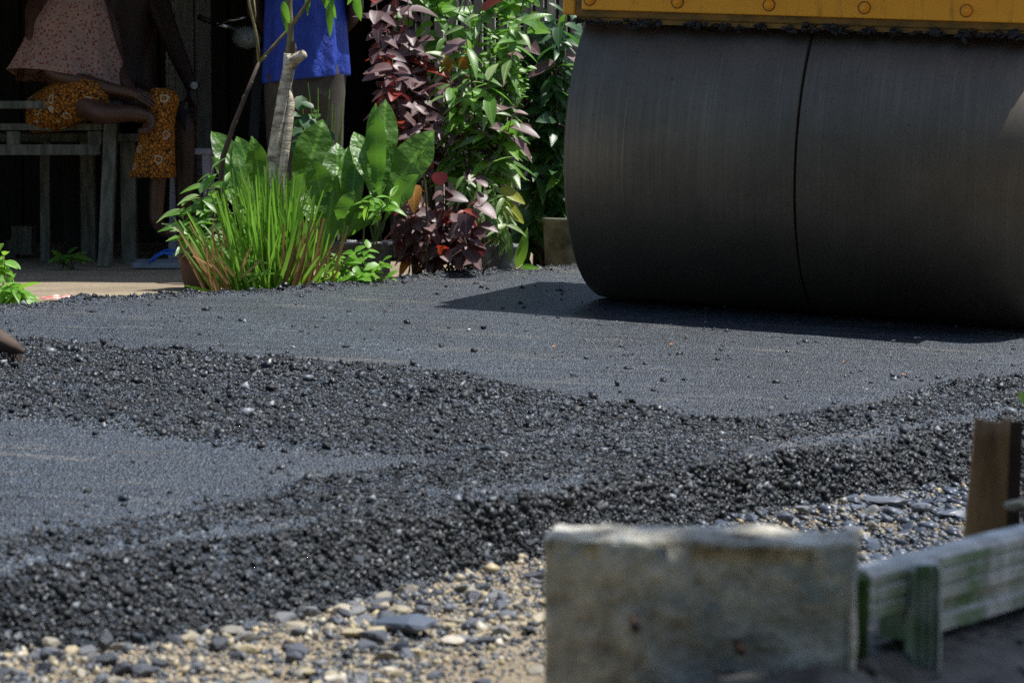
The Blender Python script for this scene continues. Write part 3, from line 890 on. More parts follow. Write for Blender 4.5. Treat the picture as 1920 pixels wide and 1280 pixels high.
def drum_disc(x, cy, parent):
    mb = MB(); n = 48
    rings = [[(x + dx, cy + math.sin(2 * math.pi * k / n) * r_, DR + math.cos(2 * math.pi * k / n) * r_) for k in range(n)] for dx, r_ in ((0, DR - .06), (.02, DR - .06), (.03, .3), (.03, .12))]
    mb.loft(rings, True)
    return mb.build('drum_disc', M['dark'], parent, False)


for cy, nm in ((0, 'front'), (2.65, 'rear')):
    SP = .837
    d1 = drum_half('drum_half', 0, SP - .0012, cy, roller)
    d2 = drum_half('drum_half', SP + .0012, DW, cy, roller)
    mb = MB(); mb.tube([(.06, cy, DR), (DW - .06, cy, DR)], DR - .03, 48); mb.build('drum_core', M['dark'], roller, True)
    drum_disc(.03, cy, d1); drum_disc(DW - .06, cy, d2)
# front beam with bolted plate and lip
yb = -.455
mb = MB(); mb.box((DW / 2, yb + .02, 1.13), (DW + .02, .03, .22)); mb.build('front_beam', M['olive'], roller, bevel=.006)
mb = MB(); mb.box((DW / 2 + .008, yb - .002, 1.146), (DW - .012, .014, .196)); plate = mb.build('bolted_plate', M['paint'], roller, bevel=.004)
for px_, py_ in ((1105, 12), (1272, 16), (1442, 21), (1615, 26), (1795, 30)):
    f = (px_ - 1086) / 834 * 1.6 + .008
    f = max(.035, f * 1.0)
    bz = 1.083
    mb = MB(); mb.tube([(f, yb - .0085, bz), (f, yb - .0105, bz)], [.0235, .022], 16); mb.build('washer', M['olive'], roller)
    mb = MB()
    mb.tube([(f, yb - .009, bz), (f, yb - .013, bz)], [.019, .018], 14)
    mb.tube([(f, yb - .0125, bz), (f, yb - .026, bz)], [.0145, .0135], 6)
    mb.tube([(f, yb - .0255, bz), (f, yb - .034, bz)], [.008, .007], 10)
    mb.build('bolt', M['paint'], roller)
mb = MB(); mb.box((DW / 2, yb + .012, 1.012), (DW + .02, .02, .016)); mb.build('scraper_strip', M['olive'], roller)
nn = 560
xs = rng.uniform(-.005, DW + .005, nn) ; cl = .5 + 1.2 * vnoise(xs * 30, xs * 0 + 1, 3)
sel = rng.random(nn) < np.clip((cl - .72) * 1.6, .12, 1)
xs = xs[sel]
P = np.stack([xs, yb - .004 + rng.normal(0, .006, len(xs)), 1.005 + rng.normal(0, .006, len(xs)) + .006 * fbm(xs * 25, xs * 0, 8)], -1)
crust = lumps('asphalt_crust', P, np.clip(rng.lognormal(math.log(.0085), .42, len(xs)), .004, .021), M['tar'], roller, .95, .3)
crust['kind'] = 'stuff'
for k, (xx, l_) in enumerate(((1.36, .035), (.92, .018), (.52, .014))):
    mb = MB(); mb.tube([(xx, yb, 1.005), (xx + .006, yb - .004, 1.005 - l_ * .6), (xx + .012, yb - .002, 1.005 - l_)], [.009, .010, .004], 6)
    mb.build('hanging_crust', M['tar'], roller)
mb = MB(); mb.box((DW / 2, yb - .045, 1.256), (DW + .04, .12, .02)); mb.build('sun_block_flange', M['paint'], roller, bevel=.004)  # unseen flange, added to keep grazing sun off the drum
# frame, hood and platform behind the beam (out of the photograph's frame)
for sx in (-.045, DW + .045):
    mb = MB(); mb.beam((sx, yb + .03, 1.13), (sx, .55, 1.13), .05, .2); mb.beam((sx, 0, DR - .12), (sx, 0, 1.1), .05, .22, (0, 1, 0)); mb.build('side_fork', M['paint'], roller, bevel=.008)
mb = MB(); mb.box((DW / 2 + .01, .118, 1.253), (DW + .05, 1.104, .02)); mb.build('sun_block_cover', M['paint'], roller, bevel=.004)  # unseen cover, added to shade the upper front of the drum
mb = MB(); mb.box((DW / 2, .62, 1.1), (DW + .14, .16, .26)); mb.build('yoke', M['paint'], roller, bevel=.01)
mb = MB(); mb.box((DW / 2 + .1, 1.32, .95), (1.0, 1.3, .5)); mb.build('chassis', M['paint'], roller, bevel=.03)
mb = MB(); mb.box((DW / 2 + .12, 1.2, 1.27), (.9, .7, .12), taper=.92); mb.build('engine_hood', M['paint'], roller, bevel=.03)
mb = MB(); mb.box((DW / 2 + .35, 1.85, 1.42), (.45, .42, .1)); mb.box((DW / 2 + .35, 2.06, 1.6), (.45, .08, .34)); mb.build('seat', M['black'], roller, bevel=.03)
mb = MB(); mb.tube([(DW / 2, 1.25, 1.55), (DW / 2, 1.4, 1.8)], .02, 10)
mb.tube([(DW / 2 + .18 * math.cos(a_), 1.41 + .08 * math.sin(a_), 1.8 + .16 * math.sin(a_)) for a_ in np.linspace(0, 6.2832, 20)], .013, 8, False); mb.build('steering_wheel', M['black'], roller, True)
mb = MB(); mb.box((DW + .05, yb + .09, 1.02), (.05, .16, .3)); mb.build('sun_block_bracket', M['paint'], roller, bevel=.006)  # unseen bracket, added to block sun at the drum's right end
mb = MB(); mb.box((DW / 2, 2.65, 1.27), (DW, .7, .12)); mb.build('rear_deck', M['paint'], roller, bevel=.02)
for sx in (-.045, DW + .045):
    mb = MB(); mb.beam((sx, 2.65, DR - .12), (sx, 2.65, 1.22), .05, .22, (0, 1, 0)); mb.build('rear_fork', M['paint'], roller, bevel=.008)
Rm = Matrix((ra, rb, rz)).transposed().to_4x4()
p0 = on_plane(1132, 556)
roller.matrix_world = Matrix.Translation((p0[0], p0[1], p0[2] + .001)) @ Rm

# ------------------------------------------------------------------ house
house = thing('timber_house', 'dark open timber porch of a house behind the potted plants', 'house', (-2.4, 12.6, 0))
XR = -.46
mb = MB(); mb.box((XR - 3.0, 12.8, 2.36), (6.0, 4.6, .05), Matrix.Rotation(math.radians(9), 3, 'X')); mb.build('roof', M['roof'], house)
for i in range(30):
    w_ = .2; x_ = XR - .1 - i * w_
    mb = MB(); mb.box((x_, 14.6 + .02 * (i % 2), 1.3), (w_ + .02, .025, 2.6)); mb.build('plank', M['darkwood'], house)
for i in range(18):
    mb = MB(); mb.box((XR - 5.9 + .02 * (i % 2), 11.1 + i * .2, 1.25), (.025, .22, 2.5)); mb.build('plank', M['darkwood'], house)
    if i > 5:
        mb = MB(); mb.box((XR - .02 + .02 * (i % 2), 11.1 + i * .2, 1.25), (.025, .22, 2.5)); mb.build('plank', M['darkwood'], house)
for i in range(2):
    xx = W(352 + 32 * i, 0, 13.3).x
    mb = MB(); mb.box((xx, 13.3 + .012 * i, 1.05), (.085, .03, 2.1)); mb.build('door_board', M['greyboard'], house)
for xx in (-5.6, -3.4):
    mb = MB(); mb.box((xx, 10.9, 1.0), (.1, .1, 2.0)); mb.build('porch_post', M['darkwood'], house)
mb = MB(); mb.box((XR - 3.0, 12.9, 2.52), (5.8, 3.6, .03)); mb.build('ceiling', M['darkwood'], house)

fence = thing('slat_fence', 'weathered grey slat fence half hidden behind the dark green shrub', 'fence', (-.6, 12.3, 0))
for i in range(44):
    t_ = i * .115
    x_, y_ = -.56 + .55 * t_, 12.2 + .835 * t_
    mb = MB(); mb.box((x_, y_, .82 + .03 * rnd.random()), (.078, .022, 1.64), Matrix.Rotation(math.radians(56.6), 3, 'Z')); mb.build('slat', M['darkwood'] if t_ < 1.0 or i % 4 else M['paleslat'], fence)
for zz in (.45, 1.25):
    mb = MB(); mb.beam((-.54, 12.24, zz), (-.59 + .55 * 5, 12.25 + .835 * 5, zz), .03, .07); mb.build('fence_rail', M['paleslat'], fence)

# ------------------------------------------------------------------ porch furniture
tb = thing('wooden_table', 'weathered grey wooden table at the left edge with a leaning corner leg', 'table', (-2.6, 11.8, 0))
p_r = W(233, 190, 11.7)
tz = p_r.z
mb = MB(); mb.box((p_r.x - .72, 11.70, tz - .018), (1.44, .10, .036)); mb.build('front_rail_board', M['wood'], tb, bevel=.004)
for k in range(4):
    mb = MB(); mb.box((p_r.x - .73, 11.83 + .14 * k, tz - .014 + .004 * (k % 2)), (1.42, .132, .024)); mb.build('top_board', M['wood'], tb, bevel=.003)
a0 = W(210, 197, 11.68); a1 = W(197, 516, 11.62); a1.z = 0
mb = MB(); mb.beam(a1, a0, .062, .05, (0, 1, 0)); mb.build('leg', M['wood'], tb, bevel=.004)
a0 = W(86, 290, 12.2); a1 = W(86, 478, 12.2); a1.z = 0
mb = MB(); mb.beam(a1, Vector((a0.x, a0.y, tz - .03)), .045, .045, (0, 1, 0)); mb.build('leg', M['wood'], tb)
for px_ in (-330, -300):
    q = W(px_, 300, 11.75 if px_ < -310 else 12.2)
    mb = MB(); mb.beam((q.x, q.y, 0), (q.x, q.y, tz - .03), .055, .05, (0, 1, 0)); mb.build('leg', M['wood'], tb)
q0 = W(-320, 238, 11.72); q1 = W(192, 238, 11.72)
mb = MB(); mb.beam(q0, q1, .03, .032); mb.build('side_rail', M['wood'], tb, bevel=.003)
q0 = W(-320, 281, 11.72); q1 = W(188, 281, 11.72)
mb = MB(); mb.beam(q0, q1, .03, .05); mb.build('side_rail', M['wood'], tb, bevel=.003)
for px_ in (26, 178):
    q = W(px_, 259, 11.725)
    mb = MB(); mb.box(q, (.062, .026, .062)); mb.build('spacer_block', M['wood'], tb)

bn = thing('wooden_bench', 'high wooden bench under the seated woman, behind the table', 'bench', (-2.2, 12.1, 0))
sz_ = .62
mb = MB(); mb.box((-2.35, 12.15, sz_ - .02), (1.35, .46, .04)); mb.build('seat', M['wood'], bn, bevel=.004)
for xx, yy in ((W(243, 300, 11.97).x, 11.97), (W(165, 300, 12.3).x, 12.33), (-2.98, 11.97), (-2.98, 12.33)):
    mb = MB(); mb.box((xx, yy, (sz_ - .04) / 2), (.07, .06, sz_ - .04)); mb.build('leg', M['wood'], bn, bevel=.004)
q = W(150, 385, 12.2)
mb = MB(); mb.box((q.x, 12.4, sz_ * .5 - .02), (.22, .02, sz_ - .06)); mb.build('end_board', M['darkwood'], bn)

bl = thing('wooden_block', 'small grey wooden block on the ground in the dark under the table', 'block', (W(45, 440, 12.6).x, 12.6, 0))
q = W(45, 440, 12.6)
mb = MB(); mb.box((q.x, 12.6, .09), (.1, .12, .14)); mb.box((q.x - .06, 12.6, .045), (.05, .1, .09)); mb.build('block', M['wood'], bl)

st = thing('plastic_stool', 'pale lilac plastic stool in the shade behind the lanceolate potted plant', 'stool', (W(362, 400, 12.1).x, 12.1, 0))
q = W(362, 284, 12.1)
mb = MB(); mb.box((q.x, 12.1, q.z), (.2, .2, .03)); mb.build('seat', M['stool'], st, bevel=.008)
for sx in (-.075, .075):
    for sy in (-.075, .075):
        mb = MB(); mb.beam((q.x + sx * 1.2, 12.1 + sy * 1.2, 0), (q.x + sx, 12.1 + sy, q.z - .016), .035, .02, (0, 1, 0)); mb.build('leg', M['stool'], st)

# woven panel on the wall
q = W(328, 50, 13.5)
wv = thing('woven_cane_panel', 'pale woven cane chair back behind the shirtless man', 'chair back', (q.x, 13.5, .6))
for k in range(7):
    mb = MB(); mb.box((q.x - .05 + .016 * k + .02, 13.5 + .004 * (k % 2), 1.06 + .01 * k), (.012, .008, .62)); mb.build('cane_strip', M['weave'], wv)
for k in range(16):
    mb = MB(); mb.box((q.x + .02, 13.497 + .006 * (k % 2), .78 + .038 * k), (.12, .008, .018)); mb.build('cane_strip', M['weave'], wv)

# motorbike: only the handlebar end and mirror catch light
q = W(430, 55, 12.7)
mbk = thing('motorbike', 'motorbike parked in the dark porch with its black handlebar grip towards the boards', 'motorbike', (q.x + .1, 12.9, 0))
mb = MB(); mb.tube([W(372, 32, 12.55), W(404, 45, 12.6)], .014, 10); mb.build('grip', M['black'], mbk, True)
mb = MB(); mb.tube([W(404, 45, 12.6), W(440, 54, 12.7), W(480, 52, 12.85), W(540, 45, 13.1)], .011, 10); mb.build('handlebar', M['chrome'], mbk, True)
mb = MB(); mb.tube([W(404, 50, 12.58), W(425, 40, 12.5), W(462, 33, 12.5)], [.006, .007, .006], 8); mb.build('brake_lever', M['chrome'], mbk, True)
c = W(462, 60, 12.75)
mb = MB(); mb.loft([[(c.x + r_ * math.cos(a_), c.y + dy, c.z - .03 + r_ * .8 * math.sin(a_)) for a_ in np.linspace(0, 6.2832, 17)[:-1]] for r_, dy in ((.06, .07), (.075, 0), (.06, -.05), (.02, -.065))]); mb.build('headlight', M['glass'], mbk, True)
mb = MB(); mb.beam((c.x + .02, 12.75, .3), (c.x + .06, 12.9, 1.05), .05, .05, (0, 1, 0)); mb.build('fork', M['dark'], mbk)
for wx, wy in ((c.x, 12.7), (c.x + .5, 13.75)):
    mb = MB(); mb.tube([(wx + .1 * math.cos(a_), wy + .27 * math.cos(a_), .3 + .27 * math.sin(a_)) for a_ in np.linspace(0, 6.2832, 28)], .045, 8, False); mb.build('wheel', M['black'], mbk, True)
mb = MB(); mb.tube([(c.x + .05, 12.95, .75), (c.x + .2, 13.25, .72), (c.x + .4, 13.6, .78)], [.1, .15, .1], 12); mb.build('body', M['dark'], mbk, True)

# sandals
for k, (a, b, lab, d) in enumerate(((300, 514, 'grey-blue flip-flop with blue strap, nearer of the pair beside the table leg', 11.45), (305, 500, 'grey-blue flip-flop with blue strap, farther of the pair beside the table leg', 11.8))):
    q = W(a, b, d)
    sr = thing('flip_flop', lab, 'flip-flop', (q.x, d, .012), 'pair of flip-flops')
    out = [(-.135, .0), (-.12, .035), (-.05, .04), (.03, .036), (.1, .046), (.135, .03), (.14, -.005), (.11, -.04), (.03, -.034), (-.05, -.034), (-.12, -.034)]
    mb = MB(); mb.loft([[(q.x + x_, d + y_, z_) for x_, y_ in out] for z_ in (.008, .03)]); mb.build('sole', M['rubber'], sr)
    mb = MB()
    for s_ in (-1, 1):
        mb.tube([(q.x + .105, d, .03), (q.x + .07, d + s_ * .02, .065), (q.x + .02, d + s_ * .032, .075), (q.x - .03, d + s_ * .038, .05), (q.x - .045, d + s_ * .038, .03)], .0055, 6)
    mb.build('strap', M['strap'], sr, True)

q = W(102, 563, 9.12)
wr = thing('wrapper', 'crumpled red and white wrapper on the sunlit soil at the road edge', 'wrapper', (q.x, 9.12, 0))
mb = MB()
for k in range(4):
    cx_ = q.x - .03 + .02 * k
    mb.add([(cx_ - .03, 9.12, .012), (cx_ + .01, 9.15, .016 + .006 * (k % 2)), (cx_ + .045, 9.12, .014), (cx_ + .005, 9.085, .010)], [(0, 3, 2, 1)])
o = mb.build('foil', M['red'], wr); o['kind'] = 'stuff'
o.modifiers.new('t', 'SOLIDIFY').thickness = .002


# ------------------------------------------------------------------ people
def body(name, nodes, edges, roots, mat, parent, sub=2):
    names = list(nodes); ix = {k: i for i, k in enumerate(names)}
    me = bpy.data.meshes.new(name); og = porg(parent)
    me.from_pydata([tuple(Vector(nodes[k][0]) - og) for k in names], [(ix[a], ix[b]) for a, b in edges], [])
    o = bpy.data.objects.new(name, me); COL.objects.link(o); o.parent = parent
    o.data.materials.append(mat)
    sk = o.modifiers.new('skin', 'SKIN'); sk.use_smooth_shade = True
    if not me.skin_vertices: me.attributes.new('skin', 'FLOAT2', 'POINT') if False else None
    if len(me.skin_vertices) == 0:
        bpy.context.view_layer.objects.active = o; o.select_set(True)
        bpy.ops.mesh.customdata_skin_add()
    for k in names:
        r_ = nodes[k][1]
        sv = me.skin_vertices[0].data[ix[k]]
        sv.radius = (r_, r_) if not hasattr(r_, '__len__') else r_
        sv.use_root = k in roots
    o.modifiers.new('sub', 'SUBSURF').levels = sub
    o.modifiers['sub'].render_levels = sub
    return o


def chain(nodes, edges, pts, start=None, pre='n'):
    last = start
    for i, (p, r_) in enumerate(pts):
        k = f'{pre}{i}'
        nodes[k] = (p, r_)
        if last: edges.append((last, k))
        last = k
    return last


def hand(nodes, edges, wrist, palm_dir, across, down, start, pre, L=.085, curl=.5):
    """five unequal fingers rooted in a palm; down = palm normal"""
    palm_dir = Vector(palm_dir).normalized(); across = Vector(across).normalized(); down = Vector(down).normalized()
    w = Vector(wrist)
    nodes[pre + 'palm'] = (w + palm_dir * L * .55, (.030, .020)); edges.append((start, pre + 'palm'))
    for i, (off, ln, rr) in enumerate(((-.030, .066, .0088), (-.010, .078, .0092), (.011, .072, .009), (.030, .056, .008))):
        b_ = w + palm_dir * L * .95 + across * off
        nodes[f'{pre}f{i}a'] = (b_, rr * 1.1); edges.append((pre + 'palm', f'{pre}f{i}a'))
        d1_ = (palm_dir + down * curl * .4).normalized(); p1 = b_ + d1_ * ln * .5
        d2_ = (palm_dir + down * curl * 1.2).normalized(); p2 = p1 + d2_ * ln * .5
        nodes[f'{pre}f{i}b'] = (p1, rr); nodes[f'{pre}f{i}c'] = (p2, rr * .75)
        edges += [(f'{pre}f{i}a', f'{pre}f{i}b'), (f'{pre}f{i}b', f'{pre}f{i}c')]
    t0 = w + palm_dir * L * .35 - across * .03
    nodes[pre + 'ta'] = (t0, .011); nodes[pre + 'tb'] = (t0 + (palm_dir * .7 - across * .6 + down * .3) * .04, .0095); nodes[pre + 'tc'] = (t0 + (palm_dir * 1.1 - across * .5 + down * .6) * .062, .007)
    edges += [(pre + 'palm', pre + 'ta'), (pre + 'ta', pre + 'tb'), (pre + 'tb', pre + 'tc')]


def ring(c, rx, ry, n=28, wob=0.0, seed=0, tilt=0.0, xdir=(1, 0, 0), ydir=(0, 1, 0)):
    c = Vector(c); xd = Vector(xdir); yd = Vector(ydir); out = []
    for k in range(n):
        a_ = 2 * math.pi * k / n
        f = 1 + wob * (math.sin(a_ * 5 + seed * 1.3) * .5 + math.sin(a_ * 9 + seed * .7 + 1) * .35 + math.sin(a_ * 13 - seed) * .25)
        out.append(c + xd * math.cos(a_) * rx * f + yd * math.sin(a_) * ry * f + Vector((0, 0, tilt * math.cos(a_) * rx)))
    return out


def face_bits(c, fwd, parent, side, mat_skin):
    """ears, nose, eyes, mouth are kept simple: the heads are above the photograph's top edge"""
    fwd = Vector(fwd).normalized(); side = Vector(side).normalized()
    mb = MB()
    for s_ in (-1, 1):
        e_ = c + fwd * .088 + side * s_ * .032 + Vector((0, 0, .005)); mb.tube([e_ - side * .012, e_ + side * .012], [.006, .006], 8)
    mb.build('eyes', M['black'], parent, True)


# seated woman
wd = 11.85
wm = thing('person', 'seated person in a pink floral blouse and orange batik wrap, one hand on the knee', 'person', (W(130, 235, wd).x, wd, sz_), 'people in the porch')
N_, E_ = {}, []
hip = W(118, 205, wd)
N_['hip'] = (hip, (.15, .12)); N_['waist'] = (W(128, 130, wd), (.12, .1)); N_['chest'] = (W(135, 40, wd), (.14, .11)); N_['neck'] = (W(152, -25, wd), .055)
N_['head'] = (W(160, -68, wd - .02), .085); N_['top'] = (W(160, -112, wd - .02), .075)
E_ += [('hip', 'waist'), ('waist', 'chest'), ('chest', 'neck'), ('neck', 'head'), ('head', 'top')]
chain(N_, E_, [(W(75, 10, wd - .02), .06), (W(62, 70, wd - .12), .046), (W(100, 140, wd - .24), .04), (W(150, 150, wd - .27), .036), (W(205, 166, wd - .29), .031), (W(236, 172, wd - .3), .026)], 'chest', 'ra')
hand(N_, E_, W(236, 172, wd - .3), (.95, 0, -.28), (-.1, -.75, -.6), (-.2, .55, -.8), 'ra5', 'rh', curl=.55)
chain(N_, E_, [(W(195, 5, wd + .06), .055), (W(215, 90, wd + .0), .044), (W(225, 140, wd - .1), .036), (W(255, 186, wd - .16), .03)], 'chest', 'la')
hand(N_, E_, W(258, 188, wd - .16), (.85, -.1, -.5), (.1, -.85, .3), (-.3, .2, -.9), 'la3', 'lh', curl=.6)
# hanging leg
chain(N_, E_, [(W(200, 200, wd - .08), .085), (W(300, 190, wd - .2), .06), (W(300, 265, wd - .18), .05), (W(296, 340, wd - .16), .042), (W(292, 415, wd - .14), .033), (W(305, 432, wd - .2), .03), (W(322, 438, wd - .3), .022)], 'hip', 'll')
# folded leg: shin across the seat, bare foot at the knee
chain(N_, E_, [(W(160, 190, wd - .25), .08), (W(195, 216, wd - .36), .05), (W(245, 212, wd - .34), .042), (W(285, 222, wd - .3), .033), (W(283, 240, wd - .32), .024), (W(268, 245, wd - .36), .018)], 'hip', 'rl')
for i in range(5):
    k = f'toe{i}'; N_[k] = (W(283 - 6 * i, 247, wd - .36 - .006 * i), .0085); E_.append(('rl5', k))
body('body', N_, E_, {'hip'}, M['skin1'], wm, 2)
# head hair
mb = MB(); hc = W(160, -92, wd + .02)
mb.loft([ring(hc + Vector((0, 0, z_)), r_, r_ * 1.05, 18) for z_, r_ in ((-.10, .05), (-.06, .10), (0, .118), (.06, .10), (.1, .05))]); mb.build('hair', M['hair'], wm, True)
# blouse
rows = []
for i, (y_, xl, xr, ry) in enumerate(((-22, 112, 180, .075), (-5, 98, 190, .095), (20, 82, 198, .12), (50, 62, 204, .14), (85, 44, 212, .17), (120, 30, 226, .20), (148, 22, 238, .22), (160, 19, 244, .225))):
    cx_ = (xl + xr) / 2; c = W(cx_, y_, wd - .06); rx = (xr - xl) / 2 / F * wd
    rr_ = ring(c, rx, ry, 72, .014 + .012 * i, .9 + i * .12)
    if i > 4:          # the hem rises over the forearm
        lift = (0, .02, .045, .07)[i - 4]
        rr_ = [p + Vector((0, 0, lift * max(0, math.sin(2 * math.pi * k / 64 + math.pi)) ** .7 - .02 * (i > 5) * math.cos(2 * math.pi * k / 64))) for k, p in enumerate(rr_)]
    rows.append(rr_)
mb = MB(); mb.loft(rows, False)
bs_ = mb.build('blouse', M['floral'], wm, True); bs_.modifiers.new('s', 'SOLIDIFY').thickness = .006; bs_.modifiers.new('sub', 'SUBSURF').render_levels = 1
# batik wrap: lap, raised thigh, cloth falling from the knee
mb = MB()
mb.loft([ring(W(60, 215, wd), .09, .16, 24, .04, 0, 0, (0, 0, 1)), ring(W(120, 195, wd - .1), .13, .2, 24, .05, 1, 0, (0, 0, 1)), ring(W(160, 178, wd - .2), .115, .13, 24, .06, 2, 0, (0, 0, 1)), ring(W(188, 190, wd - .26), .095, .09, 24, .06, 3, 0, (0, 0, 1)), ring(W(204, 200, wd - .27), .06, .05, 24, .05, 4, 0, (0, 0, 1))])
mb.build('wrap_lap', M['batik'], wm, True)
rows = [ring(W(302, 166, wd - .2), .035, .05, 40, .02, 0), ring(W(305, 172, wd - .2), .062, .085, 40, .03, .4), ring(W(308, 190, wd - .2), .072, .1, 40, .05, .8)]
for i, y_ in enumerate((215, 240, 265, 290, 312, 334)):
    cx_ = (300, 298, 294, 291, 289, 288)[i]; rows.append(ring(W(cx_, y_, wd - .19), .062 + .008 * i, .095 + .004 * i, 40, .06 + .012 * i, 1.2 + i * .4))
mb = MB(); mb.loft(rows, False)
wr2 = mb.build('wrap_fall', M['batik'], wm, True); wr2.modifiers.new('s', 'SOLIDIFY').thickness = .004; wr2.modifiers.new('sub', 'SUBSURF').render_levels = 1

# shirtless man behind her
md = 12.35
mn = thing('person', 'shirtless dark-skinned person with a wristwatch, seated behind the person in the floral blouse', 'person', (W(240, 240, md).x, md, sz_), 'people in the porch')
N_, E_ = {}, []
N_['hip'] = (W(240, 215, md), (.16, .12)); N_['waist'] = (W(238, 130, md), (.145, .11)); N_['chest'] = (W(240, 30, md), (.165, .12)); N_['sh'] = (W(243, -30, md), (.13, .09)); N_['neck'] = (W(245, -75, md), .055); N_['head'] = (W(252, -120, md - .02), .085); N_['top'] = (W(252, -160, md - .02), .075)
E_ += [('hip', 'waist'), ('waist', 'chest'), ('chest', 'sh'), ('sh', 'neck'), ('neck', 'head'), ('head', 'top')]
chain(N_, E_, [(W(290, -20, md - .03), .07), (W(308, 40, md - .1), .056), (W(332, 100, md - .16), .047), (W(346, 132, md - .2), .042), (W(360, 165, md - .26), .029)], 'sh', 'a')
hand(N_, E_, W(361, 170, md - .27), (.1, -.2, -1), (.7, -.6, 0), (-.8, -.4, -.1), 'a4', 'h', curl=.35)
chain(N_, E_, [(W(195, -20, md + .02), .07), (W(180, 60, md + .05), .055), (W(185, 140, md), .045), (W(215, 190, md - .1), .03)], 'sh', 'b')
chain(N_, E_, [(W(300, 215, md - .2), .085), (W(345, 225, md - .42), .062), (W(346, 330, md - .4), .05), (W(344, 440, md - .38), .035), (W(352, 470, md - .45), .03), (W(364, 474, md - .56), .024)], 'hip', 'l')
body('body', N_, E_, {'hip'}, M['skin2'], mn, 2)
mb = MB(); hc = W(252, -142, md + .02)
mb.loft([ring(hc + Vector((0, 0, z_)), r_, r_, 18) for z_, r_ in ((-.06, .085), (0, .108), (.05, .1), (.09, .05))]); mb.build('hair', M['hair'], mn, True)
mb = MB()
mb.loft([ring(W(235, 222, md), .10, .19, 24, .04, 0, 0, (0, 0, 1)), ring(W(290, 216, md - .18), .105, .12, 24, .05, 1, 0, (0, 0, 1)), ring(W(340, 224, md - .38), .085, .085, 24, .05, 2, 0, (0, 0, 1)), ring(W(350, 232, md - .44), .05, .05, 24, .04, 2, 0, (0, 0, 1))]); mb.build('shorts', M['shorts'], mn, True)
wt = W(360, 161, md - .27)
ax_ = Vector((.12, -.2, -1)).normalized()
mb = MB(); mb.loft([ring(wt + ax_ * t_, .034, .034, 16) for t_ in (-.012, .012)], False); wo_ = mb.build('watch_strap', M['black'], mn, True); wo_.modifiers.new('s', 'SOLIDIFY').thickness = .004
mb = MB(); mb.tube([wt + Vector((.012, -.030, 0)), wt + Vector((.018, -.044, 0))], [.019, .017], 16); mb.build('watch_face', M['glass'], mn)

# standing person in blue
bd = 11.75
sp = thing('person', 'standing person in a royal blue shirt and grey-brown trousers behind the pruned tree', 'person', (W(575, 250, bd).x, bd, 0), 'people in the porch')
N_, E_ = {}, []
N_['hip'] = (W(572, 145, bd), (.15, .11)); N_['waist'] = (W(572, 60, bd), (.14, .1)); N_['chest'] = (W(572, -60, bd), (.16, .11)); N_['sh'] = (W(572, -130, bd), (.14, .09)); N_['neck'] = (W(572, -180, bd), .055); N_['head'] = (W(570, -228, bd - .02), .085); N_['top'] = (W(570, -268, bd - .02), .075)
E_ += [('hip', 'waist'), ('waist', 'chest'), ('chest', 'sh'), ('sh', 'neck'), ('neck', 'head'), ('head', 'top')]
chain(N_, E_, [(W(642, -120, bd), .06), (W(664, -40, bd + .02), .048), (W(668, 25, bd), .04), (W(640, 60, bd + .16), .028)], 'sh', 'a')
hand(N_, E_, W(636, 64, bd + .17), (-.9, .2, -.3), (.2, .2, .9), (0, -1, 0), 'a3', 'h')
chain(N_, E_, [(W(502, -120, bd), .06), (W(480, -40, bd + .02), .048), (W(476, 25, bd), .04), (W(505, 60, bd + .16), .028)], 'sh', 'b')
hand(N_, E_, W(510, 64, bd + .17), (.9, .2, -.3), (.2, .2, .9), (0, -1, 0), 'b3', 'g')
for pre, xx in (('l', 608), ('r', 535)):
    chain(N_, E_, [(W(xx, 200, bd), .078), (W(xx + 2, 320, bd), .056), (W(xx + 2, 400, bd), .05), (W(xx, 470, bd), .035), (W(xx + 4, 484, bd - .08), .03), (W(xx + 8, 488, bd - .2), .022)], 'hip', pre)
body('body', N_, E_, {'hip'}, M['skin2'], sp, 2)
mb = MB(); hc = W(570, -250, bd + .02)
mb.loft([ring(hc + Vector((0, 0, z_)), r_, r_, 18) for z_, r_ in ((-.06, .085), (0, .108), (.05, .1), (.09, .05))]); mb.build('hair', M['hair'], sp, True)
rows = []
for i, (y_, xl, xr, ry) in enumerate(((-175, 540, 604, .075), (-140, 500, 644, .11), (-60, 500, 640, .135), (0, 496, 642, .145), (40, 495, 643, .145), (80, 495, 645, .148), (120, 494, 647, .148), (152, 493, 649, .15))):
    cx_ = (xl + xr) / 2; rows.append(ring(W(cx_, y_, bd), (xr - xl) / 2 / F * bd, ry, 64,   .016 + .018 * i, i * .14, .10 if i > 5 else .03 * (i > 3)))
mb = MB(); mb.loft(rows, False)
sh = mb.build('shirt', M['blue'], sp, True); sh.modifiers.new('s', 'SOLIDIFY').thickness = .005; sh.modifiers.new('sub', 'SUBSURF').render_levels = 1
for xx, xx2 in ((655, 664), (488, 480)):
    mb = MB(); mb.loft([ring(W((572 + xx) / 2 + (xx - 572) * .25, -135, bd), .085, .085, 24, .02), ring(W(xx2 - (4 if xx > 572 else -4), -80, bd), .082, .08, 24, .04, 1), ring(W(xx2, -20, bd + .02), .085, .08, 24, .05, 2)], False)
    q_ = mb.build('sleeve', M['blue'], sp, True); q_.modifiers.new('s', 'SOLIDIFY').thickness = .005
mb = MB(); mb.loft([ring(W(572, 70, bd), .165, .13, 32, .01), ring(W(572, 130, bd), .18, .14, 32, .01), ring(W(572, 175, bd), .188, .14, 32, .015), ring(W(572, 205, bd), .18, .13, 32, .015), ring(W(572, 222, bd), .05, .06, 32, .015)], True); tr_ = mb.build('trousers', M['trousers'], sp, True)
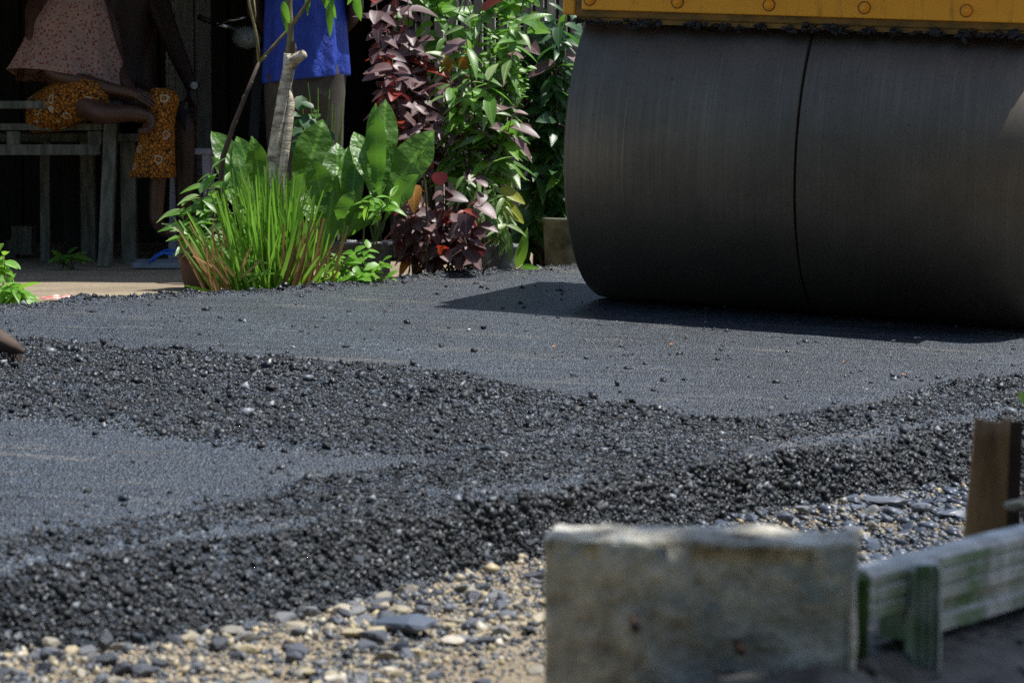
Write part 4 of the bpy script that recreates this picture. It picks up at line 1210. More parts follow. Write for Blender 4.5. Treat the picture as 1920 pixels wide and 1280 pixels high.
for xx in (609, 533):
    mb = MB(); mb.loft([ring(W(xx, 140, bd), .10, .125, 28, .01), ring(W(xx, 220, bd), .088, .1, 28, .015, 1), ring(W(xx + 1, 320, bd), .08, .085, 28, .025, 2), ring(W(xx + 2, 400, bd), .075, .08, 28, .03, 3), ring(W(xx + 2, 472, bd), .07, .075, 28, .05, 4)], False)
    mb.build('trouser_leg', M['trousers'], tr_, True)

# ------------------------------------------------------------------ plants
def leaf_mesh(name, mat, wid, shape='lance', fold=.25, curl=.25, seg=6, wave=0.0, seed=0, tip=1.0):
    g = random.Random(seed); v = []; f = []
    for i in range(seg + 1):
        t = i / seg
        if shape == 'lance': w = math.sin(math.pi * min(1, t ** .75 * .97 + .02)) ** .9
        elif shape == 'ovate': w = math.sin(math.pi * (t ** .72) * .98 + .02) ** .65
        elif shape == 'heart': w = (math.sin(math.pi * (t ** .5) * .99) ** .8) * 1.05 + (.35 if i == 0 else 0)
        elif shape == 'strap': q_ = min(1, t / .62); w = (.13 + .87 * q_ * q_ * (3 - 2 * q_)) * (1 - max(0, (t - .60) / .40) ** 2.3 * .97)
        elif shape == 'blade': w = (1 - t ** 3 * (1 - .55 * (1 - tip))) * (.8 + .2 * t)
        elif shape == 'round': w = math.sqrt(max(0.003, 1 - (2 * t - 1) ** 2))
        w = max(w, .02) * wid
        zc = -curl * t * t + wave * .4 * math.sin(t * 9 + seed)
        wl = wave * math.sin(t * 21 + seed * 2); wr_ = wave * math.sin(t * 19 + seed * 3 + 1)
        xo = .05 * curl * math.sin(t * 3 + seed)
        v += [(xo - w, t, zc + w * fold + wl), (xo, t, zc), (xo + w, t, zc + w * fold + wr_)]
    for i in range(seg):
        a = i * 3
        f += [(a, a + 1, a + 4, a + 3), (a + 1, a + 2, a + 5, a + 4)]
    me = bpy.data.meshes.new(name)
    me.from_pydata(v, [], f)
    me.polygons.foreach_set('use_smooth', [True] * len(f))
    me.materials.append(mat)
    return me


def leaf_set(mat, wid, shape, n=4, name='leaf', **k):
    return [leaf_mesh(name, M[mat], wid * (.9 + .08 * i), shape, seed=i * 3 + 1, **k) for i in range(n)]


def put(parent, me, base, d, nrm, L, ws=1.0, name='leaf'):
    d = Vector(d).normalized(); nrm = Vector(nrm)
    z = (nrm - d * nrm.dot(d))
    z = z.normalized() if z.length > 1e-4 else d.orthogonal().normalized()
    x = d.cross(z)
    Mx = Matrix((x, d, z)).transposed().to_4x4() @ Matrix.Diagonal((L * ws, L, L, 1))
    return inst(name, me, Matrix.Translation(Vector(base)) @ Mx, parent)


def rv(s=1.0): return Vector((rnd.gauss(0, s), rnd.gauss(0, s), rnd.gauss(0, s)))


TOC = Vector((0, -1, .15))     # the open, lit side of every planting is the road side


def shrub(root, base, tips, sets, L, per, frac=.6, thick=.007, stem='darkstem', droop=.2, face=.5, wsc=1.0, bow=.06, pick=None, up=.25, radial=1.0):
    """stems from base to each tip with leaves along the upper fraction"""
    for tip in tips:
        b0 = Vector(base) + Vector((rnd.uniform(-.05, .05), rnd.uniform(-.05, .05), 0)); tp = Vector(tip)
        mid = b0.lerp(tp, .5) + Vector((rnd.uniform(-bow, bow), rnd.uniform(-bow, bow), rnd.uniform(0, bow)))
        pts = []
        for i in range(7):
            t = i / 6
            pts.append(b0 * (1 - t) ** 2 + mid * 2 * t * (1 - t) + tp * t * t)
        mb = MB(); mb.tube(pts, [thick * (1 - .75 * i / 6) for i in range(7)], 6)
        mb.build('stem', M[stem], root, True)
        az = rnd.uniform(0, 6.28)
        for k in range(per):
            t = 1 - frac * (k + rnd.random() * .8) / per
            p = b0 * (1 - t) ** 2 + mid * 2 * t * (1 - t) + tp * t * t
            az += 2.4 + rnd.uniform(-.4, .4)
            out = Vector((math.cos(az), math.sin(az) * .8 - .25, 0)) * radial
            d = out + Vector((0, 0, up + (.9 if k == 0 else 0) - droop * rnd.random() * 2)) + rv(.15)
            nrm = Vector((0, 0, 1)) + TOC * face + rv(.3)
            r_ = rnd.random(); st_ = sets[0]
            if pick:
                for s_, pr_ in pick:
                    if r_ < pr_: st_ = s_; break
                    r_ -= pr_
            elif len(sets) > 1: st_ = rnd.choice(sets)
            put(root, rnd.choice(st_), p, d, nrm, L * rnd.uniform(.5, 1.3), wsc * rnd.uniform(.85, 1.15))


def pot(root, c, r0, r1, h, mat, name='pot', crumple=0.0, lip=True):
    c = Vector(c); mb = MB(); n = 32
    prof = [(0, r0 * .96), (.02, r0), (h * .3, r0 + (r1 - r0) * .3), (h * .6, r0 + (r1 - r0) * .6), (h * .85, r0 + (r1 - r0) * .85), (h, r1)]
    if lip: prof += [(h + .001, r1 * 1.07), (h + .02, r1 * 1.07), (h + .02, r1 * .94), (h - .03, r1 * .90)]
    else: prof += [(h + .004, r1 * .96), (h - .03, r1 * .93)]
    rg = []
    for z_, r_ in prof:
        rg.append([c + Vector((r_ * math.cos(6.2832 * k / n), r_ * math.sin(6.2832 * k / n), z_)) * 1 + Vector((1, 1, .6)) * crumple * (math.sin(k * 2.3 + z_ * 40) * .5 + math.sin(k * 4.7 - z_ * 67) * .5) for k in range(n)])
    mb.loft(rg, True)
    o = mb.build(name, M[mat], root, True)
    mb = MB(); mb.loft([[c + Vector((r1 * .91 * math.cos(6.2832 * k / 16), r1 * .91 * math.sin(6.2832 * k / 16), h - .025)) for k in range(16)], [c + Vector((.01 * math.cos(6.2832 * k / 16), .01 * math.sin(6.2832 * k / 16), h - .018)) for k in range(16)]])
    mb.build('potting_soil', M['soil'], o)
    return o


def base_at(px, d): 
    q = W(px, 300, d); return Vector((q.x, q.y, 0.0))


def Wy(px, py, d):
    return W(px, py, d)


S_fr = [leaf_mesh('frond', M['fern'], .155, 'strap', .22, c_, 16, .022, i * 2 + 1) for i, c_ in enumerate((.10, .16, .05, .2))]
S_pu = leaf_set('purple', .27, 'ovate', fold=.3, curl=.25)
S_re = leaf_set('redleaf', .24, 'ovate', fold=.3, curl=.3)
S_gr = leaf_set('green', .16, 'lance', fold=.3, curl=.3)
S_gw = leaf_set('green', .24, 'ovate', fold=.25, curl=.25)
S_pa = leaf_set('pale', .14, 'lance', fold=.3, curl=.35)
S_de = leaf_set('deep', .15, 'lance', fold=.25, curl=.3)
S_dw = leaf_set('deep', .2, 'lance', fold=.25, curl=.3)
S_br = leaf_set('bright', .28, 'ovate', fold=.25, curl=.2)
S_brs = leaf_set('bright', .26, 'ovate', fold=.2, curl=.1, seg=3)
S_bl = leaf_set('bright', .16, 'lance', fold=.25, curl=.3)
S_he = leaf_set('green', .34, 'heart', fold=.2, curl=.2)
S_heb = leaf_set('bright', .34, 'heart', fold=.2, curl=.2)
S_ro = leaf_set('deep', .42, 'round', fold=.15, curl=.1)
S_ye = leaf_set('yellow', .24, 'ovate', fold=.25, curl=.3)
S_or = leaf_set('orange', .26, 'ovate', fold=.5, curl=.5)


# bird's-nest ferns
def fern(root, base, fronds, d):
    for i, (bx, by, tx, ty, w) in enumerate(fronds):
        db = d + rnd.uniform(-.03, .03); dt = d + .12 - .05 * (i % 6) - .06 * (i // 6)
        a = W(bx, by, db); b = W(tx, ty, dt); L = (b - a).length
        ws = .92 * (w / F * d / 2) / (.155 * L)
        nrm = Vector((rnd.uniform(-.5, .5), -1, .45))
        put(root, S_fr[i % 4], a, b - a, nrm, L, ws, 'frond')
        mb = MB(); mb.tube([base + Vector((rnd.uniform(-.02, .02), rnd.uniform(-.02, .02), 0)), base.lerp(a, .6), a], [.006, .006, .004], 6); mb.build('stalk', M['stem'], root, True)


fa = thing('birds_nest_fern', 'broad glossy fern fronds spreading either side behind the pruned tree trunk', 'fern', base_at(505, 10.25), 'broad-leaved ferns')
fern(fa, base_at(505, 10.25) + Vector((0, 0, .12)), [(492, 400, 399, 236, 58), (505, 400, 440, 248, 58), (500, 410, 396, 292, 34), (545, 400, 613, 226, 84), (498, 420, 478, 258, 52), (530, 430, 560, 330, 50), (470, 430, 430, 330, 44)], 10.2)
fb = thing('birds_nest_fern', 'upright mid-height fern between the pruned tree and the black bag pot', 'fern', base_at(632, 10.1), 'broad-leaved ferns')
fern(fb, base_at(632, 10.1) + Vector((0, 0, .1)), [(628, 420, 636, 262, 64), (645, 415, 674, 258, 58), (615, 420, 588, 300, 56), (612, 480, 617, 352, 60), (640, 460, 656, 358, 60), (645, 450, 694, 378, 52), (600, 440, 572, 360, 46), (655, 430, 664, 300, 44)], 10.0)
fc = thing('potted_fern', 'tallest bright green fern standing in the black plastic bag pot', 'fern', base_at(690, 9.95), 'broad-leaved ferns')
pot(fc, base_at(680, 9.95) + Vector((0, 0, .0)), .095, .122, .165, 'bag', 'bag_pot', .004)
fern(fc, base_at(705, 9.95) + Vector((0, 0, .15)), [(698, 372, 668, 238, 46), (716, 372, 724, 180, 60), (706, 396, 713, 258, 50), (716, 392, 800, 240, 84), (712, 385, 700, 196, 44), (722, 410, 770, 330, 50), (690, 400, 742, 300, 40)], 9.95)

# lemongrass: a clump of cut blades
lg = thing('lemongrass_clump', 'dense lemongrass clump with cut bright green blades at the road edge', 'grass clump', base_at(500, 9.6))
bl = [leaf_mesh('blade', M['grass'], .5, 'blade', .012, c_, 6, 0, i, tip=.4) for i, c_ in enumerate((.03, .13, -.06, .24, .07))]
sl = [leaf_mesh('dry_blade', M['straw'], .5, 'blade', .012, c_, 4, 0, i, tip=.3) for i, c_ in enumerate((.05, .2))]
for k in range(290):
    t = rnd.gauss(0, .42); t = max(-1, min(1, t))
    bx = 500 + t * 95 + rnd.uniform(-14, 14); d_ = 9.5 + rnd.uniform(-.1, .16) + .05 * abs(t)
    b = base_at(bx, d_)
    tx = 488 + t * 150 + rnd.uniform(-34, 34); ty = 385 + 95 * abs(t) ** 1.3 + rnd.uniform(-85, 70)
    tp = W(tx, ty, d_ + rnd.uniform(-.16, .12)); L = (tp - b).length
    put(lg, bl[k % 5], b, tp - b, Vector((rnd.uniform(-1, 1), -1, .3)), L, rnd.uniform(.010, .019) / L * 1.0, 'blade')
for k in range(48):
    bx = rnd.choice((590, 570, 545, 430, 400, 520)) + rnd.uniform(-22, 22); d_ = 9.48 + rnd.uniform(-.08, .1)
    b = base_at(bx, d_); tp = W(bx + (bx - 500) * .35 + rnd.uniform(-25, 25), rnd.uniform(400, 500), d_ - .05); L = (tp - b).length
    put(lg, sl[k % 2], b, tp - b, Vector((rnd.uniform(-1, 1), -1, .3)), L, .014 / L, 'dry_blade')
for k in range(9):
    b = W(rnd.uniform(380, 470), rnd.uniform(470, 535), 9.4); tp = b + Vector((rnd.uniform(-.06, .12), -.03, rnd.uniform(-.03, .06)))
    put(lg, bl[0] if k % 2 else sl[0], b, tp - b, (0, -1, .6), .12, .11, 'bent_blade')

# pruned tree
tr = thing('pruned_tree', 'slender pruned tree with pale mottled bark and a sawn-off stub', 'tree', base_at(508, 9.85))
dT = 9.85; pr_ = lambda r: r / F * dT
pts = [(503, 545), (506, 470), (508, 400), (512, 340), (519, 280), (527, 220), (535, 165), (540, 130), (544, 100)]
rad = [18, 17.5, 17, 16, 15, 13.5, 11.5, 11, 11]
mb = MB(); mb.tube([Wy(a, b, dT + .01 * math.sin(b * .05)) + Vector((.003 * math.sin(b * .11), 0, 0)) for a, b in pts], [pr_(r) * (1 + .05 * math.sin(i * 2.1)) for i, r in enumerate(rad)], 16)
trunk = mb.build('trunk', M['bark'], tr, True)
mb = MB(); mb.tube([Wy(524, 420, dT - .02), Wy(526, 350, dT - .03), Wy(534, 290, dT - .03), Wy(541, 240, dT - .025), Wy(546, 195, dT - .015), Wy(543, 165, dT)], [pr_(7), pr_(8), pr_(8), pr_(8), pr_(7), pr_(3)], 10); mb.build('side_stem', M['bark'], trunk, True)
mb = MB(); mb.tube([Wy(542, 125, dT), Wy(552, 113, dT - .02), Wy(562, 106, dT - .035), Wy(571, 101, dT - .045)], [pr_(11), pr_(11), pr_(9.5), pr_(8)], 12); mb.build('sawn_stub', M['bark'], trunk, True)
mb = MB(); mb.tube([Wy(548, 104, dT), Wy(550, 90, dT - .01), Wy(552, 74, dT - .01)], [pr_(9), pr_(7), pr_(1)], 6); mb.build('split_wood', M['darkstem'], trunk)
mb = MB(); mb.tube([Wy(541, 112, dT), Wy(543, 85, dT), Wy(545, 55, dT), Wy(543, 10, dT), Wy(545, -60, dT), Wy(540, -140, dT)], [pr_(9), pr_(6.5), pr_(5.5), pr_(5), pr_(4.5), pr_(3)], 8); limb = mb.build('limb', M['twig'], tr, True)
mb = MB(); mb.tube([Wy(544, 52, dT), Wy(562, 28, dT - .01), Wy(584, -5, dT - .02), Wy(620, -60, dT - .03)], [pr_(4), pr_(3.6), pr_(3.4), pr_(2)], 8); mb.build('twig', M['twig'], limb, True)
S_hang = leaf_set('green', .13, 'lance', fold=.3, curl=.3)
for k in range(15):
    px_ = rnd.choice((575, 590, 605, 620, 655, 665, 535)) + rnd.uniform(-8, 8); b = W(px_, rnd.uniform(-55, 6), dT + rnd.uniform(-.1, .1))
    put(tr, rnd.choice(S_hang), b, Vector((rnd.uniform(-.5, .5), rnd.uniform(-.3, .2), -1)), Vector((rnd.uniform(-.5, .5), -1, .3)), rnd.uniform(.08, .14))
mb = MB(); mb.tube([Wy(584, -5, dT), Wy(625, -32, dT), Wy(668, -22, dT)], [pr_(3), pr_(2.5), pr_(2)], 6); mb.build('twig', M['twig'], limb, True)

sa = thing('bare_sapling', 'thin bare forked sapling leaning in front of the dark porch', 'sapling', base_at(402, 9.95))
dS = 9.95
mb = MB(); mb.tube([base_at(400, dS), Wy(408, 400, dS), Wy(418, 295, dS), Wy(438, 235, dS), Wy(462, 175, dS), Wy(486, 117, dS)], [.013, .012, .011, .010, .009, .008], 8); mb.build('stem', M['darkstem'], sa, True)
mb = MB(); mb.tube([Wy(486, 117, dS), Wy(482, 75, dS), Wy(477, 48, dS), Wy(468, 10, dS), Wy(460, -50, dS)], [.0075, .0065, .006, .0055, .005], 8); mb.build('branch', M['twig'], sa, True)
mb = MB(); mb.tube([Wy(477, 50, dS), Wy(479, 25, dS), Wy(475, -10, dS)], [.004, .003, .003], 6); mb.build('branch', M['twig'], sa, True)
mb = MB(); mb.tube([Wy(486, 117, dS), Wy(510, 90, dS), Wy(538, 58, dS), Wy(560, 30, dS + .05)], [.0075, .0068, .006, .005], 8); mb.build('branch', M['twig'], sa, True)
for a, b in ((470, 158), (455, 183), (441, 232), (495, 110)):
    mb = MB(); q = Wy(a, b, dS); mb.tube([q, q + Vector((.010, -.006, .010))], [.006, .004], 6); mb.build('bud', M['twig'], sa, True)

# lanceolate potted plant on the left
lp = thing('potted_lance_plant', 'potted plant with pointed lanceolate leaves beside the flip-flops', 'potted plant', base_at(372, 9.9))
pot(lp, base_at(378, 9.9), .075, .095, .12, 'clay')
shrub(lp, base_at(372, 9.9) + Vector((0, 0, .1)), [W(340, 385, 9.8), W(352, 440, 9.75), W(398, 315, 9.9), W(425, 345, 9.85), W(375, 360, 9.8), W(410, 400, 9.75), W(385, 440, 9.7)], [S_gr, S_pa], .105, 17, .75, .006, 'darkstem', .25, .5, 1.0, .03)

# round-leaved plant behind the ferns
rp = thing('round_leaf_plant', 'bluish round-leaved plant behind the trunk, below the blue shirt', 'plant', base_at(585, 10.6))
shrub(rp, base_at(585, 10.6), [W(560, 205, 10.5), W(588, 200, 10.5), W(570, 235, 10.45), W(603, 240, 10.45), W(580, 260, 10.4)], [S_ro], .062, 13, .3, .005, 'stem', .4, 1.2)
gs = thing('grass_tuft', 'few thin upright grass blades below the shirt hem', 'grass tuft', base_at(570, 10.55))
for k in range(9):
    tp = W(rnd.uniform(555, 660), rnd.uniform(155, 230), 10.5); b = base_at(590 + rnd.uniform(-12, 40), 10.55); L = (tp - b).length
    put(gs, bl[k % 3], b, tp - b, (0, -1, .2), L, .008 / L, 'blade')

# low weed in front of the pot
we = thing('low_weed', 'low bright lime weed creeping in front of the black bag pot', 'weed', base_at(660, 9.62))
shrub(we, base_at(650, 9.62), [W(612, 505, 9.55), W(640, 490, 9.55), W(668, 470, 9.55), W(690, 465, 9.6), W(716, 492, 9.6), W(700, 510, 9.55), W(664, 512, 9.5), W(730, 520, 9.65), W(625, 522, 9.5), W(682, 525, 9.5)], [S_br], .062, 13, .85, .004, 'stem', .25, .6)
w2 = thing('low_weed', 'pale leafy sprout against the fern stalk above the black bag pot', 'weed', base_at(700, 9.7))
shrub(w2, base_at(690, 9.75) + Vector((0, 0, .15)), [W(700, 362, 9.7), W(735, 365, 9.7), W(715, 385, 9.7)], [S_bl], .07, 9, .35, .004, 'stem', .3, .6)

# purple shrubs
pu = thing('purple_shrub', 'tall dark purple-leaved shrub reaching to the top of the picture', 'shrub', base_at(790, 10.7), 'purple-leaved shrubs')
tips = [W(a, b, 10.5 + rnd.uniform(-.15, .2)) for a, b in ((705, 5), (735, -30), (765, 0), (722, 50), (750, 60), (782, 75), (795, 110), (735, 110), (768, 140), (720, 160), (790, 175), (750, 195), (775, 235), (800, 215), (728, 215), (812, 260))]
shrub(pu, base_at(795, 10.7), tips, [S_pu], .098, 18, .32, .008, 'darkstem', .35, .7, 1.0, .05, pick=[(S_re, .07), (S_pu, 1)], up=.1)
p2 = thing('purple_shrub', 'lower purple shrub with larger veined leaves and bare stems at the road edge', 'shrub', base_at(815, 10.2), 'purple-leaved shrubs')
tips = [W(a, b, 10.05 + rnd.uniform(-.12, .15)) for a, b in ((752, 345), (775, 330), (790, 370), (765, 405), (745, 430), (800, 420), (830, 345), (848, 390), (865, 420), (885, 380), (905, 410), (915, 350), (780, 450), (830, 460), (880, 455), (760, 470))]
shrub(p2, base_at(815, 10.2), tips, [S_pu], .088, 11, .5, .0055, 'darkstem', .5, .8, 1.1, .06, pick=[(S_re, .06), (S_or, .03), (S_pu, 1)], up=-.05)
for k in range(26):
    b = base_at(rnd.uniform(755, 905), 10.15); tp = W(rnd.uniform(740, 930), rnd.uniform(430, 500), 10.1)
    mb = MB(); mb.tube([b, b.lerp(tp, .5) + rv(.012), tp], [.005, .004, .002], 5); mb.build('stem', M['darkstem'], p2, True)

# green shrubs on the right
g1 = thing('green_shrub', 'bushy bright green shrub with pale-edged leaves between purple shrub and roller', 'shrub', base_at(890, 10.6), 'green shrubs')
tips = [W(a, b, 10.5 + rnd.uniform(-.15, .2)) for a, b in ((835, 60), (870, 40), (905, 20), (945, 60), (975, 40), (960, 100), (845, 110), (925, 100), (845, 150), (880, 140), (915, 150), (950, 160), (965, 195), (930, 210), (890, 205), (855, 230), (960, 245), (920, 270), (880, 280), (850, 300), (950, 300), (905, 320), (935, 350), (870, 350), (960, 215))]
shrub(g1, base_at(890, 10.6), tips, [S_gr, S_pa, S_bl], .125, 17, .32, .007, 'darkstem', .35, .6, .95, .05, pick=[(S_pa, .34), (S_gr, .40), (S_pu, .10), (S_bl, 1)], up=.1)
g2 = thing('drooping_shrub', 'small shrub of narrow drooping pale leaves above the grey bag pot', 'shrub', base_at(935, 10.35), 'green shrubs')
pot(g2, base_at(936, 10.4), .062, .078, .135, 'greybag', 'bag_pot', .004)
shrub(g2, base_at(932, 10.4) + Vector((0, 0, .1)), [W(a, b, 10.3) for a, b in ((870, 330), (900, 335), (925, 345), (945, 365), (890, 370), (930, 400), (950, 420))], [S_pa], .09, 13, .5, .005, 'stem', .9, .6, .85, .04, up=-.25)
for a, b, tx, ty, sset in ((938, 352, 972, 368, S_ye), (940, 378, 972, 402, S_ye), (968, 502, 985, 448, S_bl), (975, 500, 1000, 498, S_bl)):
    p = W(a, b, 10.4); q = W(tx, ty, 10.35); put(g2, sset[0], p, q - p, (0.2, -1, .5), (q - p).length * 1.25, 1.0)
g3 = thing('dark_green_shrub', 'tall dark green shrub against the drum edge, in front of the slat fence', 'shrub', base_at(1025, 11.2), 'green shrubs')
tips = [W(a, b, 11.1 + rnd.uniform(-.2, .2)) for a, b in ((978, 60), (992, 10), (1012, 40), (1030, -10), (1048, 30), (1066, 0), (1075, 60), (1020, 80), (1060, 90), (1000, 95), (1080, 130), (1085, 200), (1085, 280), (985, 130), (1010, 120), (1035, 135), (1058, 125), (1070, 180), (1045, 190), (1010, 195), (985, 220), (1060, 240), (1030, 260), (1000, 280), (1065, 300), (1040, 325), (1010, 340), (985, 330), (1060, 370), (1030, 390), (1000, 400), (990, 440))]
shrub(g3, base_at(1022, 11.2), tips, [S_de, S_dw], .14, 15, .32, .008, 'darkstem', .5, .6, 1.0, .05, pick=[(S_de, .5), (S_dw, .42), (S_gr, .05), (S_pu, 1)], up=.0)
pp = thing('cement_pot', 'stained pale cement pot at the foot of the dark green shrub beside the drum', 'pot', base_at(1070, 10.95))
pot(pp, base_at(1072, 10.95), .115, .125, .23, 'palepot')

# climbing vine and fine-leaved spray at the top
vi = thing('climbing_vine', 'vine of heart-shaped leaves hanging from the top between the purple and dark green shrubs', 'vine', W(890, -60, 10.9))
for sx, ex, ey in ((790, 780, 60), (830, 830, 95), (860, 855, 160), (900, 870, 120), (940, 925, 140), (960, 945, 70), (820, 800, 30), (985, 990, 60)):
    a = W(sx, -70, 10.8); b = W(ex, ey, 10.7); mb = MB()
    pts = [a.lerp(b, t) + Vector((.03 * math.sin(t * 9 + sx), .03 * math.cos(t * 7), 0)) for t in np.linspace(0, 1, 8)]
    mb.tube(pts, .0035, 5); mb.build('stem', M['stem'], vi, True)
    for k in range(13):
        p = pts[0].lerp(pts[-1], rnd.random()) + rv(.02)
        put(vi, rnd.choice(S_he if rnd.random() < .6 else S_heb), p, Vector((rnd.uniform(-1, 1), rnd.uniform(-.6, .1), rnd.uniform(-.9, .3))), Vector((rnd.uniform(-.4, .4), -.9, .8)), rnd.uniform(.06, .11))
put(vi, S_or[0], W(870, 95, 10.6), Vector((.1, 0, -1)), (0, -1, .2), .12); put(vi, S_or[1], W(835, 105, 10.62), Vector((.15, 0, -1)), (.4, -1, .2), .10)
fs = thing('fine_leaved_spray', 'airy spray of tiny lime leaves on pale stems above the green shrub', 'plant', base_at(930, 10.75))
tp_ = [W(a, b, 10.6 + rnd.uniform(-.1, .1)) for a, b in ((880, 20), (905, 30), (935, 15), (955, 35), (965, 60), (950, 70), (975, 110), (990, 120), (920, 60), (900, 90), (940, 110), (960, 130), (895, 130))]
shrub(fs, base_at(925, 10.75), tp_, [S_brs], .034, 20, .16, .004, 'stem', .3, .8, 1.0, .04)

# yellow tuft
tf = thing('yellow_tuft', 'spiky yellow-green tuft beside the tip of the tallest fern frond', 'plant sprig', W(783, 297, 9.9))
for k in range(26):
    a_ = rnd.uniform(-2.2, 1.5); b = W(783, 297, 9.9); d_ = Vector((math.cos(a_), rnd.uniform(-.6, .2), math.sin(a_)))
    mb = None
    put(tf, bl[0], b, d_, (0, -1, .2), rnd.uniform(.03, .055), .08, 'needle').data = None if False else bl[0]
mb = MB(); mb.tube([W(783, 297, 9.9), W(795, 330, 9.98), W(800, 400, 10.0), base_at(800, 10.02)], [.003, .003, .004, .004], 5); mb.build('stem', M['stem'], tf, True)

# plants at the left picture edge and under the table
lf = thing('low_weed', 'bright lime leafy weed at the left picture edge by the road', 'weed', base_at(-10, 8.75))
shrub(lf, base_at(-5, 8.75), [W(8, 478, 8.7), W(-10, 485, 8.7), W(15, 535, 8.65), W(35, 545, 8.6), W(0, 540, 8.6), W(20, 555, 8.6), W(45, 562, 8.65), W(-20, 530, 8.6)], [S_br, S_bl], .075, 11, .4, .004, 'stem', .5, .6)
df = thing('small_plant', 'small dim broad-leaved plant in the shade under the table', 'plant', base_at(125, 11.4))
shrub(df, base_at(125, 11.4), [W(125, 478, 11.35), W(112, 482, 11.3), W(138, 480, 11.3)], [S_gw], .085, 5, .5, .004, 'stem', .3, .7)

# ------------------------------------------------------------------ near kerb: concrete post, mossy rail, brown stake, broom
DP = 2.5
ph = .66; ztop = W(1310, 1022, DP).z; xc = (W(1025, 1100, DP).x + W(1602, 1100, DP).x) / 2 + .008
po = thing('concrete_post', 'squat weathered concrete post with pitted face and faded blue paint', 'concrete post', (xc, DP + .08, ztop - ph))
mb = MB(); mb.box((xc, DP + .06, ztop - ph / 2), (.318, .10, ph), Matrix.Rotation(math.radians(-9), 3, 'Z'))
pb = mb.build('block', M['concrete'], po)
bv = pb.modifiers.new('bevel', 'BEVEL'); bv.width = .007; bv.segments = 3
ss = pb.modifiers.new('sub', 'SUBSURF'); ss.subdivision_type = 'SIMPLE'; ss.levels = ss.render_levels = 5
tx = bpy.data.textures.new('pits', 'CLOUDS'); tx.noise_scale = .05; tx.noise_depth = 4
dm = pb.modifiers.new('pits', 'DISPLACE'); dm.texture = tx; dm.strength = .017; dm.mid_level = .55; dm.texture_coords = 'LOCAL'
pb.data.polygons.foreach_set('use_smooth', [True] * len(pb.data.polygons))
M['rust'] = simple('rusted_iron', (.03, .014, .01), (.08, .035, .018), 30, .8, .3)
for a, b in ((1192, 1180), (1391, 1222)):
    q = W(a, b, DP - .012); mb = MB(); mb.tube([q + Vector((0, .06, 0)), q + Vector((0, .006, 0))], .0048, 8); mb.build('rebar_end', M['rust'], po, True)

rs = W(1602, 1040, 2.60); rd = Vector((.63, .776, 0)); ztr = .128
ml = thing('mossy_rail', 'grey weathered timber rail with green moss, running right from the concrete post', 'rail', (rs.x, rs.y, ztr - .2))


def ext(prof, a, b, name, mat, parent, jig=0.0):
    """extrude an (across, up) profile from a to b"""
    a = Vector(a); b = Vector(b); y = (b - a).normalized(); x = Vector((y.y, -y.x, 0)); mb = MB(); rings = []
    for i in range(17):
        t = i / 16; c = a.lerp(b, t)
        rings.append([c + x * (px_ + jig * math.sin(i * 1.7 + k)) + Vector((0, 0, pz_ + jig * math.sin(i * 2.3 + k * 2))) for k, (px_, pz_) in enumerate(prof)])
    mb.loft(rings, True)
    return mb.build(name, mat, parent)


A = Vector((rs.x, rs.y, ztr)); B = A + rd * 1.5
ext([(-.02, 0), (.012, .002), (.020, -.004), (.020, -.013), (.016, -.016), (.020, -.019), (.020, -.030), (.015, -.033), (.019, -.036), (.019, -.048), (-.02, -.048)], A, B, 'top_rail', M['mossy'], ml, .0008)
ext([(-.02, -.050), (.010, -.050), (.010, -.066), (.016, -.070), (.016, -.084), (-.02, -.084)], A + rd * .085, B, 'lower_rail', M['mossy'], ml, .0008)
q = W(1733, 1040, 2.655)
prof = []
for k in range(9): prof.append((-.018 + .0045 * k, -.0035 * (k % 2) - .012 + (.004 if k in (0, 8) else 0)))
mb = MB(); rg = []
for zz, sc_ in ((ztr + .001, .8), (ztr - .006, 1), (ztr - .06, 1), (ztr - .10, .98), (ztr - .118, .9), (ztr - .131, .45)):
    rg.append([Vector((q.x + .006 * (ztr - zz) + px_ * sc_, q.y + py_ + (-.005 if k % 2 else 0), zz - (.006 * (px_ < 0) if sc_ < .9 and zz < ztr - .1 else 0))) for k, (px_, py_) in enumerate(prof)] + [Vector((q.x + .018 * sc_, q.y + .012, zz)), Vector((q.x - .018 * sc_, q.y + .012, zz))])
mb.loft(rg, True); mb.build('picket', M['mossy'], ml)
q2 = W(1609, 1045, 2.575); mb = MB(); M['moss'] = simple('green_moss', (.02, .05, .01), (.06, .13, .025), 20, .9, .6)
mb.box((q2.x, q2.y, ztr - .12), (.02, .03, .24)); mb.build('picket', M['moss'], ml, bevel=.003)
for t_ in (.9, 1.4):
    c = A + rd * t_; mb = MB(); mb.box((c.x, c.y, ztr - .26), (.035, .035, .42)); mb.build('picket', M['mossy'], ml)

# dark soil bank under the rail
nu, nv = 70, 50
gx = np.linspace(.10, 1.7, nu); gy = np.linspace(2.35, 3.75, nv)
X, Y = np.meshgrid(gx, gy, indexing='ij')
rx = X - A.x; ry = Y - A.y; dn = rx * .8 - ry * .6            # >0 on the camera side of the rail
Z = .035 - .30 * np.clip(-dn - .06, 0, 1.2) - .32 * np.clip(dn - .02, 0, .8) + .05 * fbm(X * 9, Y * 9, 55) + .025 * fbm(X * 40, Y * 40, 56)
idx = np.arange(nu * nv).reshape(nu, nv)
qd = np.stack([idx[:-1, :-1], idx[1:, :-1], idx[1:, 1:], idx[:-1, 1:]], -1).reshape(-1, 4)
M['bank_soil'] = simple('dark_bank_soil', (.045, .042, .037), (.17, .16, .14), 14, .9, .8, .012)
sb = np_mesh('soil_bank', np.stack([X, Y, Z], -1).reshape(-1, 3), qd, M['bank_soil'], True)
tag(sb, 'dark soil bank under the mossy rail', 'soil bank', kind='structure')
n = 900; xs = rng.uniform(.2, 1.5, n); ys = rng.uniform(2.4, 3.6, n)
